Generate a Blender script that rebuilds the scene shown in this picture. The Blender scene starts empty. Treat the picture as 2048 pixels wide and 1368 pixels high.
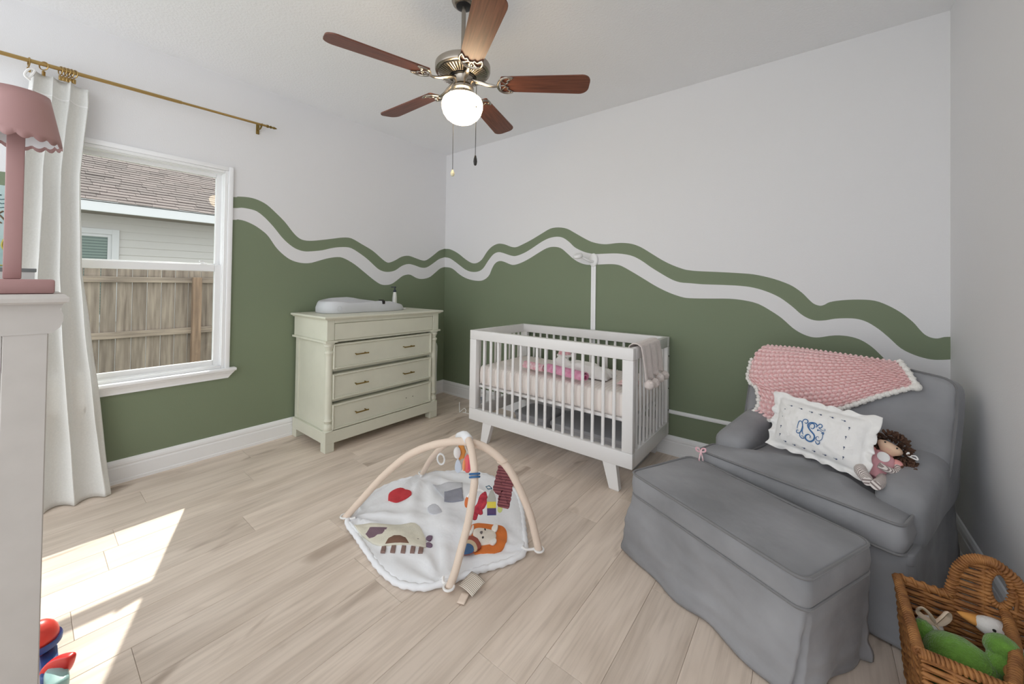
import bpy, bmesh, math, random
from mathutils import Vector, Matrix, noise
PI = math.pi
rng = random.Random(7)
SC = bpy.context.scene
COL = SC.collection

# ------------------------------------------------------------------ camera, sky, sun, exposure
CAMZ = 1.25707
cam_d = bpy.data.cameras.new('camera')
cam = bpy.data.objects.new('camera', cam_d); COL.objects.link(cam)
FPX, CXP, CYP = 765.2413, 1023.694, 559.0356
cam_d.sensor_width = 36.0; cam_d.sensor_fit = 'HORIZONTAL'
cam_d.lens = FPX * 36.0 / 2048
cam_d.shift_x = (1024 - CXP) / 2048
cam_d.shift_y = (CYP - 684) / 2048
cam_d.clip_start = 0.05
yaw, pitch, roll = (math.radians(a) for a in (-38.12235, 0.69093, 0.79239))
fw = Vector((math.sin(yaw) * math.cos(pitch), math.cos(yaw) * math.cos(pitch), math.sin(pitch)))
r0 = Vector((math.cos(yaw), -math.sin(yaw), 0)); u0 = r0.cross(fw)
ri = r0 * math.cos(roll) + u0 * math.sin(roll); up = -r0 * math.sin(roll) + u0 * math.cos(roll)
cam.matrix_world = Matrix(((ri.x, up.x, -fw.x, 0), (ri.y, up.y, -fw.y, 0), (ri.z, up.z, -fw.z, CAMZ), (0, 0, 0, 1)))
SC.camera = cam

SC.view_settings.view_transform = 'Standard'
SC.view_settings.look = 'None'
SC.view_settings.exposure = -0.09
SC.view_settings.gamma = 1.0
SC.view_settings.use_curve_mapping = False
SC.cycles.max_bounces = 10; SC.cycles.diffuse_bounces = 6; SC.cycles.transparent_max_bounces = 12
SC.cycles.sample_clamp_indirect = 6.0
SC.cycles.use_denoising = True

world = bpy.data.worlds.new('sky'); SC.world = world; world.use_nodes = True
bg = world.node_tree.nodes['Background']
bg.inputs['Color'].default_value = (0.94, 0.97, 1.0, 1)
bg.inputs['Strength'].default_value = 2.35

sun_d = bpy.data.lights.new('sun', 'SUN'); sun = bpy.data.objects.new('sun', sun_d); COL.objects.link(sun)
sun_d.energy = 6.2; sun_d.color = (1.0, 0.93, 0.84); sun_d.angle = math.radians(0.53)
sun.rotation_euler = Vector((1.0, -0.397, -1.04)).to_track_quat('-Z', 'Y').to_euler()

# ------------------------------------------------------------------ materials
def lin(c):
    c = c / 255.0
    return c / 12.92 if c <= 0.04045 else ((c + 0.055) / 1.055) ** 2.4
def rgb(t): return (lin(t[0]), lin(t[1]), lin(t[2]), 1)

def mat(name, col, rough=0.6, metal=0.0, var=None, vs=6.0, bump=None, sheen=0.0, spec=0.5, rand=0.0, stretch=None, col2=None, coat=0.0, detail=4.0):
    """var: amount of noise mix towards col2 (or a darker col); bump=(scale, strength); rand: per-object value change"""
    m = bpy.data.materials.new(name); m.use_nodes = True
    nt = m.node_tree; N = nt.nodes; L = nt.links
    b = N['Principled BSDF']
    b.inputs['Roughness'].default_value = rough; b.inputs['Metallic'].default_value = metal
    b.inputs['Specular IOR Level'].default_value = spec
    b.inputs['Coat Weight'].default_value = coat
    if sheen:
        b.inputs['Sheen Weight'].default_value = sheen; b.inputs['Sheen Roughness'].default_value = 0.4
    c = rgb(col); out = None
    tc = N.new('ShaderNodeTexCoord'); vec = tc.outputs['Object']
    if stretch:
        mp = N.new('ShaderNodeMapping'); mp.inputs['Scale'].default_value = stretch
        L.new(vec, mp.inputs['Vector']); vec = mp.outputs['Vector']
    if rand:
        oi = N.new('ShaderNodeObjectInfo')
        ad = N.new('ShaderNodeVectorMath'); ad.operation = 'ADD'
        sc = N.new('ShaderNodeVectorMath'); sc.operation = 'SCALE'; sc.inputs[0].default_value = (37, 91, 53)
        L.new(oi.outputs['Random'], sc.inputs['Scale']); L.new(vec, ad.inputs[0]); L.new(sc.outputs[0], ad.inputs[1]); vec = ad.outputs[0]
    if var:
        nz = N.new('ShaderNodeTexNoise'); nz.inputs['Scale'].default_value = vs; nz.inputs['Detail'].default_value = detail
        L.new(vec, nz.inputs['Vector'])
        rp = N.new('ShaderNodeValToRGB')
        c2 = rgb(col2) if col2 else tuple([x * (1 - var) for x in c[:3]] + [1])
        rp.color_ramp.elements[0].position = 0.3; rp.color_ramp.elements[0].color = c2
        rp.color_ramp.elements[1].position = 0.7; rp.color_ramp.elements[1].color = c
        L.new(nz.outputs['Fac'], rp.inputs['Fac']); out = rp.outputs['Color']
    if rand:
        hs = N.new('ShaderNodeHueSaturation')
        mr = N.new('ShaderNodeMapRange'); mr.inputs['To Min'].default_value = 1 - rand; mr.inputs['To Max'].default_value = 1 + rand
        L.new(oi.outputs['Random'], mr.inputs['Value']); L.new(mr.outputs[0], hs.inputs['Value'])
        if out is None: hs.inputs['Color'].default_value = c
        else: L.new(out, hs.inputs['Color'])
        out = hs.outputs['Color']
    if out is None: b.inputs['Base Color'].default_value = c
    else: L.new(out, b.inputs['Base Color'])
    if bump:
        bn = N.new('ShaderNodeTexNoise'); bn.inputs['Scale'].default_value = bump[0]; bn.inputs['Detail'].default_value = 3
        L.new(vec, bn.inputs['Vector'])
        bp = N.new('ShaderNodeBump'); bp.inputs['Strength'].default_value = bump[1]; bp.inputs['Distance'].default_value = 0.01
        L.new(bn.outputs['Fac'], bp.inputs['Height']); L.new(bp.outputs['Normal'], b.inputs['Normal'])
    return m

def emit_mat(name, col, strength, base):
    m = mat(name, base, 0.25)
    b = m.node_tree.nodes['Principled BSDF']
    b.inputs['Emission Color'].default_value = rgb(col); b.inputs['Emission Strength'].default_value = strength
    return m

def stripe_mat(name, c1, c2, scale, axis=2, rough=0.8, duty=0.5):
    m = mat(name, c1, rough); nt = m.node_tree; N = nt.nodes; L = nt.links; b = N['Principled BSDF']
    tc = N.new('ShaderNodeTexCoord'); sp = N.new('ShaderNodeSeparateXYZ'); L.new(tc.outputs['Object'], sp.inputs[0])
    mu = N.new('ShaderNodeMath'); mu.operation = 'MULTIPLY'; mu.inputs[1].default_value = scale; L.new(sp.outputs[axis], mu.inputs[0])
    fr = N.new('ShaderNodeMath'); fr.operation = 'FRACT'; L.new(mu.outputs[0], fr.inputs[0])
    gt = N.new('ShaderNodeMath'); gt.operation = 'GREATER_THAN'; gt.inputs[1].default_value = duty; L.new(fr.outputs[0], gt.inputs[0])
    mx = N.new('ShaderNodeMix'); mx.data_type = 'RGBA'; mx.inputs['A'].default_value = rgb(c1); mx.inputs['B'].default_value = rgb(c2)
    L.new(gt.outputs[0], mx.inputs['Factor']); L.new(mx.outputs['Result'], b.inputs['Base Color'])
    return m

def wood_floor_mat():
    m = mat('floor_wood', (200, 180, 160), 0.42, spec=0.35); nt = m.node_tree; N = nt.nodes; L = nt.links; b = N['Principled BSDF']
    tc = N.new('ShaderNodeTexCoord'); oi = N.new('ShaderNodeObjectInfo')
    sc = N.new('ShaderNodeVectorMath'); sc.operation = 'SCALE'; sc.inputs[0].default_value = (31, 77, 13); L.new(oi.outputs['Random'], sc.inputs['Scale'])
    ad = N.new('ShaderNodeVectorMath'); ad.operation = 'ADD'; L.new(tc.outputs['Object'], ad.inputs[0]); L.new(sc.outputs[0], ad.inputs[1])
    def noise_(scale, stretch, detail, dist=0.0):
        mp = N.new('ShaderNodeMapping'); mp.inputs['Scale'].default_value = stretch; L.new(ad.outputs[0], mp.inputs['Vector'])
        n = N.new('ShaderNodeTexNoise'); n.inputs['Scale'].default_value = scale; n.inputs['Detail'].default_value = detail; n.inputs['Distortion'].default_value = dist
        L.new(mp.outputs[0], n.inputs['Vector']); return n.outputs['Fac']
    broad = noise_(3.0, (4.0, 0.7, 1), 3, 0.4)
    fine = noise_(16.0, (5.0, 0.22, 1), 6, 0.3)
    knot = noise_(2.4, (2.6, 0.8, 1), 2, 1.2)
    r1 = N.new('ShaderNodeValToRGB'); e = r1.color_ramp.elements
    e[0].position = 0.28; e[0].color = rgb((207, 191, 176)); e[1].position = 0.62; e[1].color = rgb((229, 214, 200))
    L.new(broad, r1.inputs['Fac'])
    r2 = N.new('ShaderNodeValToRGB'); e = r2.color_ramp.elements
    e[0].position = 0.30; e[0].color = (0.70, 0.68, 0.66, 1); e[1].position = 0.55; e[1].color = (1, 1, 1, 1); L.new(fine, r2.inputs['Fac'])
    r3 = N.new('ShaderNodeValToRGB'); e = r3.color_ramp.elements
    e[0].position = 0.63; e[0].color = (1, 1, 1, 1); e[1].position = 0.75; e[1].color = (0.55, 0.50, 0.46, 1); L.new(knot, r3.inputs['Fac'])
    m1 = N.new('ShaderNodeMix'); m1.data_type = 'RGBA'; m1.blend_type = 'MULTIPLY'; m1.inputs['Factor'].default_value = 0.45
    L.new(r1.outputs['Color'], m1.inputs['A']); L.new(r2.outputs['Color'], m1.inputs['B'])
    m2 = N.new('ShaderNodeMix'); m2.data_type = 'RGBA'; m2.blend_type = 'MULTIPLY'; m2.inputs['Factor'].default_value = 0.8
    L.new(m1.outputs['Result'], m2.inputs['A']); L.new(r3.outputs['Color'], m2.inputs['B'])
    hs = N.new('ShaderNodeHueSaturation'); mr = N.new('ShaderNodeMapRange'); mr.inputs['To Min'].default_value = 0.94; mr.inputs['To Max'].default_value = 1.05
    L.new(oi.outputs['Random'], mr.inputs['Value']); L.new(mr.outputs[0], hs.inputs['Value']); L.new(m2.outputs['Result'], hs.inputs['Color'])
    L.new(hs.outputs['Color'], b.inputs['Base Color'])
    bp = N.new('ShaderNodeBump'); bp.inputs['Strength'].default_value = 0.12; bp.inputs['Distance'].default_value = 0.004
    L.new(fine, bp.inputs['Height']); L.new(bp.outputs['Normal'], b.inputs['Normal'])
    return m

def glass_mat():
    m = bpy.data.materials.new('window_glass'); m.use_nodes = True; nt = m.node_tree; N = nt.nodes; L = nt.links
    N.remove(N['Principled BSDF'])
    tr = N.new('ShaderNodeBsdfTransparent'); tr.inputs['Color'].default_value = (0.95, 0.97, 0.96, 1)
    gl = N.new('ShaderNodeBsdfGlossy'); gl.inputs['Roughness'].default_value = 0.02
    lw = N.new('ShaderNodeLayerWeight'); pw = N.new('ShaderNodeMath'); pw.operation = 'POWER'; pw.inputs[1].default_value = 5.0
    fr = N.new('ShaderNodeMath'); fr.operation = 'MULTIPLY_ADD'; fr.inputs[1].default_value = 0.9; fr.inputs[2].default_value = 0.02
    L.new(lw.outputs['Facing'], pw.inputs[0]); L.new(pw.outputs[0], fr.inputs[0])
    mx = N.new('ShaderNodeMixShader'); L.new(fr.outputs[0], mx.inputs[0]); L.new(tr.outputs[0], mx.inputs[1]); L.new(gl.outputs[0], mx.inputs[2])
    L.new(mx.outputs[0], N['Material Output'].inputs['Surface'])
    return m

M = dict(
    wall=mat('wall_white', (228, 228, 230), 0.75, bump=(180, 0.08)),
    ceiling=mat('ceiling_white', (238, 239, 241), 0.85, bump=(70, 0.28)),
    green=mat('wall_green', (122, 134, 109), 0.7, bump=(180, 0.08)),
    trim=mat('trim_white', (243, 244, 246), 0.4),
    vinyl=mat('window_vinyl', (238, 239, 240), 0.35),
    floor=wood_floor_mat(),
    subfloor=mat('floor_joint', (160, 142, 126), 0.8),
    glass=glass_mat(),
    sage=mat('sage_paint', (216, 216, 200), 0.45, var=0.05, vs=9),
    brass=mat('brass', (178, 150, 98), 0.28, 1.0),
    brass_dull=mat('antique_brass', (140, 118, 66), 0.4, 0.9),
    nickel=mat('brushed_nickel', (168, 160, 150), 0.26, 1.0),
    black=mat('black_plastic', (28, 28, 30), 0.4),
    darkmetal=mat('dark_metal', (58, 56, 54), 0.45, 0.6),
    bladewood=mat('walnut_blade', (124, 74, 56), 0.42, var=0.5, vs=5, stretch=(1.2, 26, 1), col2=(86, 48, 36)),
    globe=emit_mat('frosted_globe', (255, 228, 186), 14.5, (240, 232, 214)),
    cribwhite=mat('crib_white', (232, 231, 231), 0.38),
    sheet=stripe_mat('striped_sheet', (238, 231, 226), (231, 221, 216), 40.0, 0, 0.9, 0.62),
    linen=mat('linen_curtain', (228, 228, 225), 0.9, var=0.06, vs=120, bump=(260, 0.15)),
    pink=mat('lamp_pink', (172, 134, 132), 0.5),
    bookcase=mat('bookcase_paint', (196, 191, 186), 0.5, var=0.07, vs=14),
    velvet=mat('grey_velvet', (161, 162, 166), 0.8, var=0.36, vs=3.2, sheen=0.12, spec=0.15, bump=(11, 0.45)),
    velvet_pipe=mat('grey_velvet_piping', (122, 122, 124), 0.75, sheen=0.4, spec=0.15),
    yarn=mat('pink_yarn', (252, 218, 218), 0.95, var=0.08, vs=60, bump=(220, 0.4)),
    whiteyarn=mat('white_yarn', (238, 236, 232), 0.95, bump=(200, 0.4)),
    cotton=mat('white_cotton', (238, 237, 236), 0.9, bump=(150, 0.1)),
    bluethread=mat('blue_embroidery', (64, 112, 164), 0.7),
    navythread=mat('navy_embroidery', (70, 84, 112), 0.7),
    wicker=mat('wicker', (176, 122, 68), 0.65, var=0.45, vs=30, col2=(122, 76, 38)),
    matwhite=mat('quilt_white', (238, 240, 244), 0.9, bump=(40, 0.12)),
    cream=mat('cream_fabric', (226, 208, 192), 0.9, bump=(160, 0.12)),
    fence=mat('weathered_cedar', (150, 138, 124), 0.85, var=0.5, vs=3.0, stretch=(9, 9, 0.8), col2=(104, 92, 82), rand=0.12, detail=6),
    fencepost=mat('cedar_post', (150, 126, 104), 0.85, var=0.4, vs=3.0, stretch=(9, 9, 0.8), col2=(112, 92, 76), rand=0.08, detail=6),
    fencerail=mat('cedar_rail', (160, 146, 130), 0.85, var=0.5, vs=3.0, stretch=(9, 0.8, 9), col2=(110, 98, 88), rand=0.1, detail=6),
    shingle=mat('roof_shingle', (110, 98, 95), 0.9, var=0.3, vs=40, rand=0.22, bump=(120, 0.3)),
    roofdark=mat('roof_underlay', (74, 66, 64), 0.9),
    siding=mat('house_siding', (200, 197, 194), 0.7, rand=0.03),
    housewhite=mat('house_trim', (206, 207, 209), 0.5),
    soffit=mat('house_soffit', (150, 142, 134), 0.8),
    pullball=mat('cream_ball', (222, 214, 180), 0.4),
    ground=mat('yard_ground', (120, 124, 92), 0.95, var=0.4, vs=3),
)

# ------------------------------------------------------------------ mesh builder
class B:
    def __init__(self): self.bm = bmesh.new(); self.mi = 0; self.M = None
    def v(self, p):
        p = Vector(p)
        if self.M is not None: p = self.M @ p
        return self.bm.verts.new(p)
    def f(self, vs):
        try:
            f = self.bm.faces.new(vs); f.material_index = self.mi; return f
        except ValueError: return None
    def quad(self, a, b, c, d): return self.f([self.v(a), self.v(b), self.v(c), self.v(d)])
    def box(self, x0, x1, y0, y1, z0, z1, bev=0.0, seg=2):
        t = bmesh.new(); bmesh.ops.create_cube(t, size=1.0)
        for w in t.verts: w.co = Vector(((x0 + x1) / 2 + w.co.x * (x1 - x0), (y0 + y1) / 2 + w.co.y * (y1 - y0), (z0 + z1) / 2 + w.co.z * (z1 - z0)))
        if bev: bmesh.ops.bevel(t, geom=t.edges[:], offset=bev, segments=seg, profile=0.5, affect='EDGES')
        self.merge(t); return self
    def merge(self, t):
        mp = {}
        for w in t.verts: mp[w] = self.v(w.co)
        for fc in t.faces: self.f([mp[w] for w in fc.verts])
        t.free()
    def rings(self, rs, closed=True, cap0=True, cap1=True, loop=False):
        """rs: list of rings (lists of points); closed: each ring is a loop; loop: last ring joins the first"""
        vr = [[self.v(p) for p in r] for r in rs]; n = len(rs[0]); k = len(vr)
        for i in range(k if loop else k - 1):
            a, b = vr[i], vr[(i + 1) % k]
            for j in range(n if closed else n - 1):
                self.f([a[j], a[(j + 1) % n], b[(j + 1) % n], b[j]])
        if closed and not loop:
            if cap0: self.f(vr[0][::-1])
            if cap1: self.f(vr[-1])
        return vr
    def tube(self, pts, r, n=8, loop=False, flat=1.0):
        pts = [Vector(p) for p in pts]; k = len(pts)
        rr = r if isinstance(r, (list, tuple)) else [r] * k
        rs = []; prev = None
        for i, p in enumerate(pts):
            if loop: t = pts[(i + 1) % k] - pts[i - 1]
            else: t = pts[min(i + 1, k - 1)] - pts[max(i - 1, 0)]
            if t.length < 1e-9: t = Vector((0, 0, 1))
            t.normalize()
            if prev is None:
                ref = Vector((0, 0, 1)) if abs(t.z) < 0.9 else Vector((1, 0, 0))
                a = t.cross(ref).normalized()
            else: a = (prev - t * prev.dot(t)); a = a.normalized() if a.length > 1e-6 else t.orthogonal().normalized()
            prev = a; b = t.cross(a)
            rs.append([p + (a * math.cos(2 * PI * j / n) + b * flat * math.sin(2 * PI * j / n)) * rr[i] for j in range(n)])
        self.rings(rs, loop=loop); return self
    def lathe(self, prof, n=24, c=(0, 0, 0)):
        c = Vector(c)
        self.rings([[c + Vector((max(r, 1e-4) * math.cos(2 * PI * j / n), max(r, 1e-4) * math.sin(2 * PI * j / n), z)) for j in range(n)] for r, z in prof]); return self
    def ball(self, c, r, n=12):
        r = (r, r, r) if isinstance(r, (int, float)) else r; c = Vector(c)
        k = max(4, n // 2)
        self.rings([[c + Vector((max(math.sin(PI * i / k), 1e-3) * math.cos(2 * PI * j / n) * r[0], max(math.sin(PI * i / k), 1e-3) * math.sin(2 * PI * j / n) * r[1], -math.cos(PI * i / k) * r[2])) for j in range(n)] for i in range(k + 1)]); return self
    def ico(self, c, r, sub=1):
        t = bmesh.new(); bmesh.ops.create_icosphere(t, subdivisions=sub, radius=r)
        for w in t.verts: w.co += Vector(c)
        self.merge(t); return self
    def prism(self, poly, z0, z1, fn=None):
        """extrude a 2D polygon from z0 to z1; fn maps (x, y, z) to a 3D point"""
        fn = fn or (lambda x, y, z: (x, y, z))
        a = [self.v(fn(x, y, z0)) for x, y in poly]; b = [self.v(fn(x, y, z1)) for x, y in poly]; n = len(poly)
        self.f(a[::-1]); self.f(b)
        for i in range(n): self.f([a[i], a[(i + 1) % n], b[(i + 1) % n], b[i]])
        return self
    def slab(self, out, z0, z1, r=0.03, dome=0.0, rings=5, q=3, fn=None, bulge=0.0, bdome=0.0):
        """soft slab over a 2D outline with rounded rims, bulged sides and a domed top"""
        fn = fn or (lambda x, y, z: (x, y, z))
        cx = sum(p[0] for p in out) / len(out); cy = sum(p[1] for p in out) / len(out)
        def ring(s, d, z): # scale towards the centre by s, inset by d
            res = []
            for x, y in out:
                dx, dy = x - cx, y - cy; l = math.hypot(dx, dy) or 1
                k = s * max(0.0, (l - d) / l)
                res.append(fn(cx + dx * k, cy + dy * k, z))
            return res
        R = []
        inner = [i / rings for i in range(1, rings)]
        for s in inner: R.append(ring(s, r * s, z0 - bdome * (1 - s * s)))
        for i in range(q + 1):
            a = PI / 2 * i / q; R.append(ring(1, r * (1 - math.sin(a)), z0 + r * (1 - math.cos(a))))
        if bulge: R.append(ring(1, -bulge, (z0 + z1) / 2))
        for i in range(q + 1):
            a = PI / 2 * i / q; R.append(ring(1, r * (1 - math.cos(a)), z1 - r * (1 - math.sin(a))))
        for s in reversed(inner): R.append(ring(s, r * s, z1 + dome * (1 - s * s)))
        self.rings(R); return self
    def grid(self, fn, nu, nv, closed_u=False):
        vs = [[self.v(fn(i / nu, j / nv)) for i in range(nu if closed_u else nu + 1)] for j in range(nv + 1)]
        n = len(vs[0])
        for j in range(nv):
            for i in range(n if closed_u else n - 1):
                self.f([vs[j][i], vs[j][(i + 1) % n], vs[j + 1][(i + 1) % n], vs[j + 1][i]])
        return self
    def mesh(self, name, smooth=True, angle=40):
        me = bpy.data.meshes.new(name)
        bmesh.ops.recalc_face_normals(self.bm, faces=self.bm.faces[:])
        self.bm.to_mesh(me); self.bm.free()
        if smooth:
            me.polygons.foreach_set('use_smooth', [True] * len(me.polygons))
            if angle < 180: me.set_sharp_from_angle(angle=math.radians(angle))
        return me
    def make(self, name, m, parent=None, smooth=True, angle=40, label=None, kind=None):
        me = self.mesh(name, smooth, angle)
        for x in (m if isinstance(m, (list, tuple)) else [m]): me.materials.append(x)
        return link(name, me, parent, label, kind)

def link(name, me, parent=None, label=None, kind=None):
    o = bpy.data.objects.new(name, me); COL.objects.link(o)
    if parent is not None: o.parent = parent
    if label: o['label'] = label
    if kind: o['kind'] = kind
    return o
def tag(o, label, cat, group=None):
    o['label'] = label; o['category'] = cat
    if group: o['group'] = group
    return o
def thing(name, label, cat, loc=(0, 0, 0), rotz=0.0, mtx=None, group=None):
    o = bpy.data.objects.new(name, None); COL.objects.link(o); o.empty_display_size = 0.05
    if mtx is not None: o.matrix_world = mtx
    else: o.location = loc; o.rotation_euler = (0, 0, rotz)
    return tag(o, label, cat, group)
def structure(name, b, m, parent=None, smooth=False, angle=40):
    o = b.make(name, m, parent, smooth, angle)
    if parent is None: o['kind'] = 'structure'
    return o
def frame_mtx(o, X, Y, Z):
    return Matrix(((X[0], Y[0], Z[0], o[0]), (X[1], Y[1], Z[1], o[1]), (X[2], Y[2], Z[2], o[2]), (0, 0, 0, 1)))
def rrect(w, h, r, n=5, cx=0.0, cy=0.0, sub=6):
    pts = []
    for (sx, sy, a0) in ((1, 1, 0), (-1, 1, 90), (-1, -1, 180), (1, -1, 270)):
        for i in range(n + 1):
            a = math.radians(a0 + 90 * i / n); pts.append((cx + sx * (w / 2 - r) + r * math.cos(a), cy + sy * (h / 2 - r) + r * math.sin(a)))
    return densify(pts, sub)
def densify(pts, sub, closed=True):
    """split long edges so soft shapes bend"""
    res = []; n = len(pts); per = sum(math.dist(pts[i], pts[(i + 1) % n]) for i in range(n)) / (8 * sub)
    for i in range(n if closed else n - 1):
        a, b = pts[i], pts[(i + 1) % n]; k = max(1, int(math.dist(a, b) / per))
        for j in range(k): res.append(tuple(a[q] + (b[q] - a[q]) * j / k for q in range(len(a))))
    if not closed: res.append(pts[-1])
    return res
def lerp(a, b, t): return a + (b - a) * t
def interp(tab, x):
    if x <= tab[0][0]: return tab[0][1]
    for (a, va), (b, vb) in zip(tab, tab[1:]):
        if x <= b: return va + (vb - va) * (x - a) / (b - a if b != a else 1)
    return tab[-1][1]
def catmull(pts, sub=6, closed=False):
    P = [Vector(p) for p in pts]; n = len(P); res = []
    for i in range(n if closed else n - 1):
        g = (lambda k: P[k % n]) if closed else (lambda k: P[min(max(k, 0), n - 1)])
        a, b, c, d = g(i - 1), g(i), g(i + 1), g(i + 2)
        for j in range(sub):
            t = j / sub
            res.append(0.5 * ((2 * b) + (c - a) * t + (2 * a - 5 * b + 4 * c - d) * t * t + (3 * b - a - 3 * c + d) * t ** 3))
    if not closed: res.append(P[-1])
    return res
def smooth2(pts, sub=4): return [(p.x, p.y) for p in catmull([(x, y, 0) for x, y in pts], sub, True)]
def nz(x, y, z=0.0, s=1.0): return noise.noise(Vector((x * s, y * s, z * s)))
# heights of the painted mural bands along each wall (metres)
ML1 = [(0.916,1.867),(0.968,1.879),(1.040,1.886),(1.100,1.877),(1.162,1.850),(1.227,1.796),(1.294,1.733),(1.355,1.658),(1.400,1.617),(1.445,1.601),(1.509,1.603),(1.604,1.621),(1.703,1.643),(1.786,1.660),(1.862,1.660),(1.964,1.617),(2.082,1.562),(2.182,1.492),(2.234,1.461),(2.273,1.458),(2.338,1.484),(2.419,1.527),(2.503,1.541),(2.591,1.523),(2.682,1.503),(2.744,1.511),(2.838,1.570),(2.919,1.627),(3.004,1.657)]
ML2 = [(0.918,1.786),(0.984,1.799),(1.042,1.799),(1.094,1.788),(1.149,1.748),(1.213,1.682),(1.280,1.600),(1.349,1.542),(1.402,1.517),(1.456,1.508),(1.520,1.515),(1.596,1.529),(1.685,1.556),(1.767,1.571),(1.853,1.572),(1.943,1.530),(2.036,1.472),(2.134,1.395),(2.197,1.368),(2.262,1.363),(2.340,1.381),(2.421,1.431),(2.505,1.455),(2.593,1.442),(2.668,1.424),(2.745,1.429),(2.840,1.481),(2.921,1.531),(3.006,1.558)]
ML3 = [(0.920,1.699),(0.965,1.709),(1.015,1.704),(1.074,1.682),(1.127,1.649),(1.175,1.607),(1.232,1.523),(1.291,1.465),(1.351,1.427),(1.422,1.410),(1.494,1.412),(1.560,1.433),(1.646,1.462),(1.737,1.479),(1.801,1.469),(1.900,1.420),(2.004,1.347),(2.100,1.279),(2.175,1.238),(2.238,1.231),(2.303,1.243),(2.369,1.284),(2.437,1.329),(2.522,1.344),(2.595,1.314),(2.671,1.299),(2.779,1.318),(2.859,1.368),(2.940,1.425),(3.008,1.445)]
MB1 = [(-3.359,1.656),(-3.268,1.647),(-3.142,1.598),(-3.020,1.526),(-2.922,1.482),(-2.846,1.480),(-2.772,1.516),(-2.701,1.595),(-2.631,1.647),(-2.545,1.672),(-2.460,1.660),(-2.378,1.632),(-2.313,1.625),(-2.235,1.648),(-2.129,1.687),(-2.013,1.738),(-1.915,1.778),(-1.826,1.782),(-1.739,1.763),(-1.661,1.721),(-1.573,1.670),(-1.500,1.633),(-1.429,1.612),(-1.360,1.603),(-1.281,1.607),(-1.216,1.606),(-1.142,1.594),(-1.070,1.565),(-0.990,1.514),(-0.903,1.457),(-0.828,1.417),(-0.747,1.385),(-0.704,1.376),(-0.651,1.370),(-0.531,1.363),(-0.410,1.355),(-0.310,1.345),(-0.221,1.323),(-0.151,1.297),(-0.096,1.268),(-0.049,1.228),(-0.016,1.188),(0.009,1.162),(0.038,1.151),(0.060,1.158),(0.085,1.175),(0.139,1.188),(0.215,1.195),(0.282,1.191),(0.336,1.167),(0.389,1.129),(0.435,1.081),(0.460,1.043),(0.480,1.016),(0.504,1.001),(0.528,0.999),(0.552,1.009),(0.575,1.013)]
MB2 = [(-3.356,1.558),(-3.266,1.542),(-3.139,1.477),(-3.017,1.411),(-2.920,1.385),(-2.825,1.388),(-2.752,1.421),(-2.682,1.500),(-2.612,1.564),(-2.543,1.585),(-2.475,1.572),(-2.376,1.543),(-2.312,1.538),(-2.218,1.562),(-2.128,1.601),(-2.012,1.660),(-1.927,1.690),(-1.845,1.698),(-1.777,1.683),(-1.711,1.639),(-1.660,1.593),(-1.596,1.560),(-1.535,1.538),(-1.463,1.525),(-1.370,1.524),(-1.259,1.521),(-1.152,1.502),(-1.069,1.462),(-0.989,1.405),(-0.911,1.355),(-0.836,1.311),(-0.773,1.288),(-0.703,1.282),(-0.615,1.275),(-0.497,1.272),(-0.386,1.267),(-0.309,1.256),(-0.235,1.232),(-0.164,1.195),(-0.102,1.143),(-0.055,1.095),(-0.016,1.069),(0.023,1.059),(0.066,1.064),(0.109,1.076),(0.169,1.083),(0.215,1.080),(0.255,1.064),(0.299,1.030),(0.342,0.985),(0.389,0.931),(0.440,0.901),(0.490,0.886),(0.528,0.885),(0.575,0.895)]
MB3 = [(-3.354,1.444),(-3.263,1.436),(-3.200,1.413),(-3.117,1.362),(-3.016,1.319),(-2.899,1.293),(-2.786,1.288),(-2.714,1.310),(-2.661,1.353),(-2.627,1.419),(-2.584,1.471),(-2.525,1.493),(-2.457,1.481),(-2.358,1.449),(-2.263,1.464),(-2.156,1.504),(-2.039,1.561),(-1.954,1.597),(-1.884,1.607),(-1.803,1.592),(-1.736,1.543),(-1.671,1.490),(-1.607,1.454),(-1.533,1.434),(-1.427,1.434),(-1.313,1.435),(-1.236,1.422),(-1.150,1.377),(-1.047,1.316),(-0.949,1.257),(-0.854,1.211),(-0.763,1.180),(-0.702,1.172),(-0.572,1.174),(-0.448,1.177),(-0.354,1.168),(-0.279,1.148),(-0.206,1.103),(-0.150,1.060),(-0.095,1.004),(-0.048,0.972),(-0.003,0.956),(0.035,0.957),(0.085,0.971),(0.128,0.978),(0.181,0.975),(0.227,0.959),(0.272,0.925),(0.310,0.881),(0.342,0.841),(0.369,0.808),(0.410,0.767),(0.450,0.745),(0.490,0.734),(0.575,0.742)]
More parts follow.
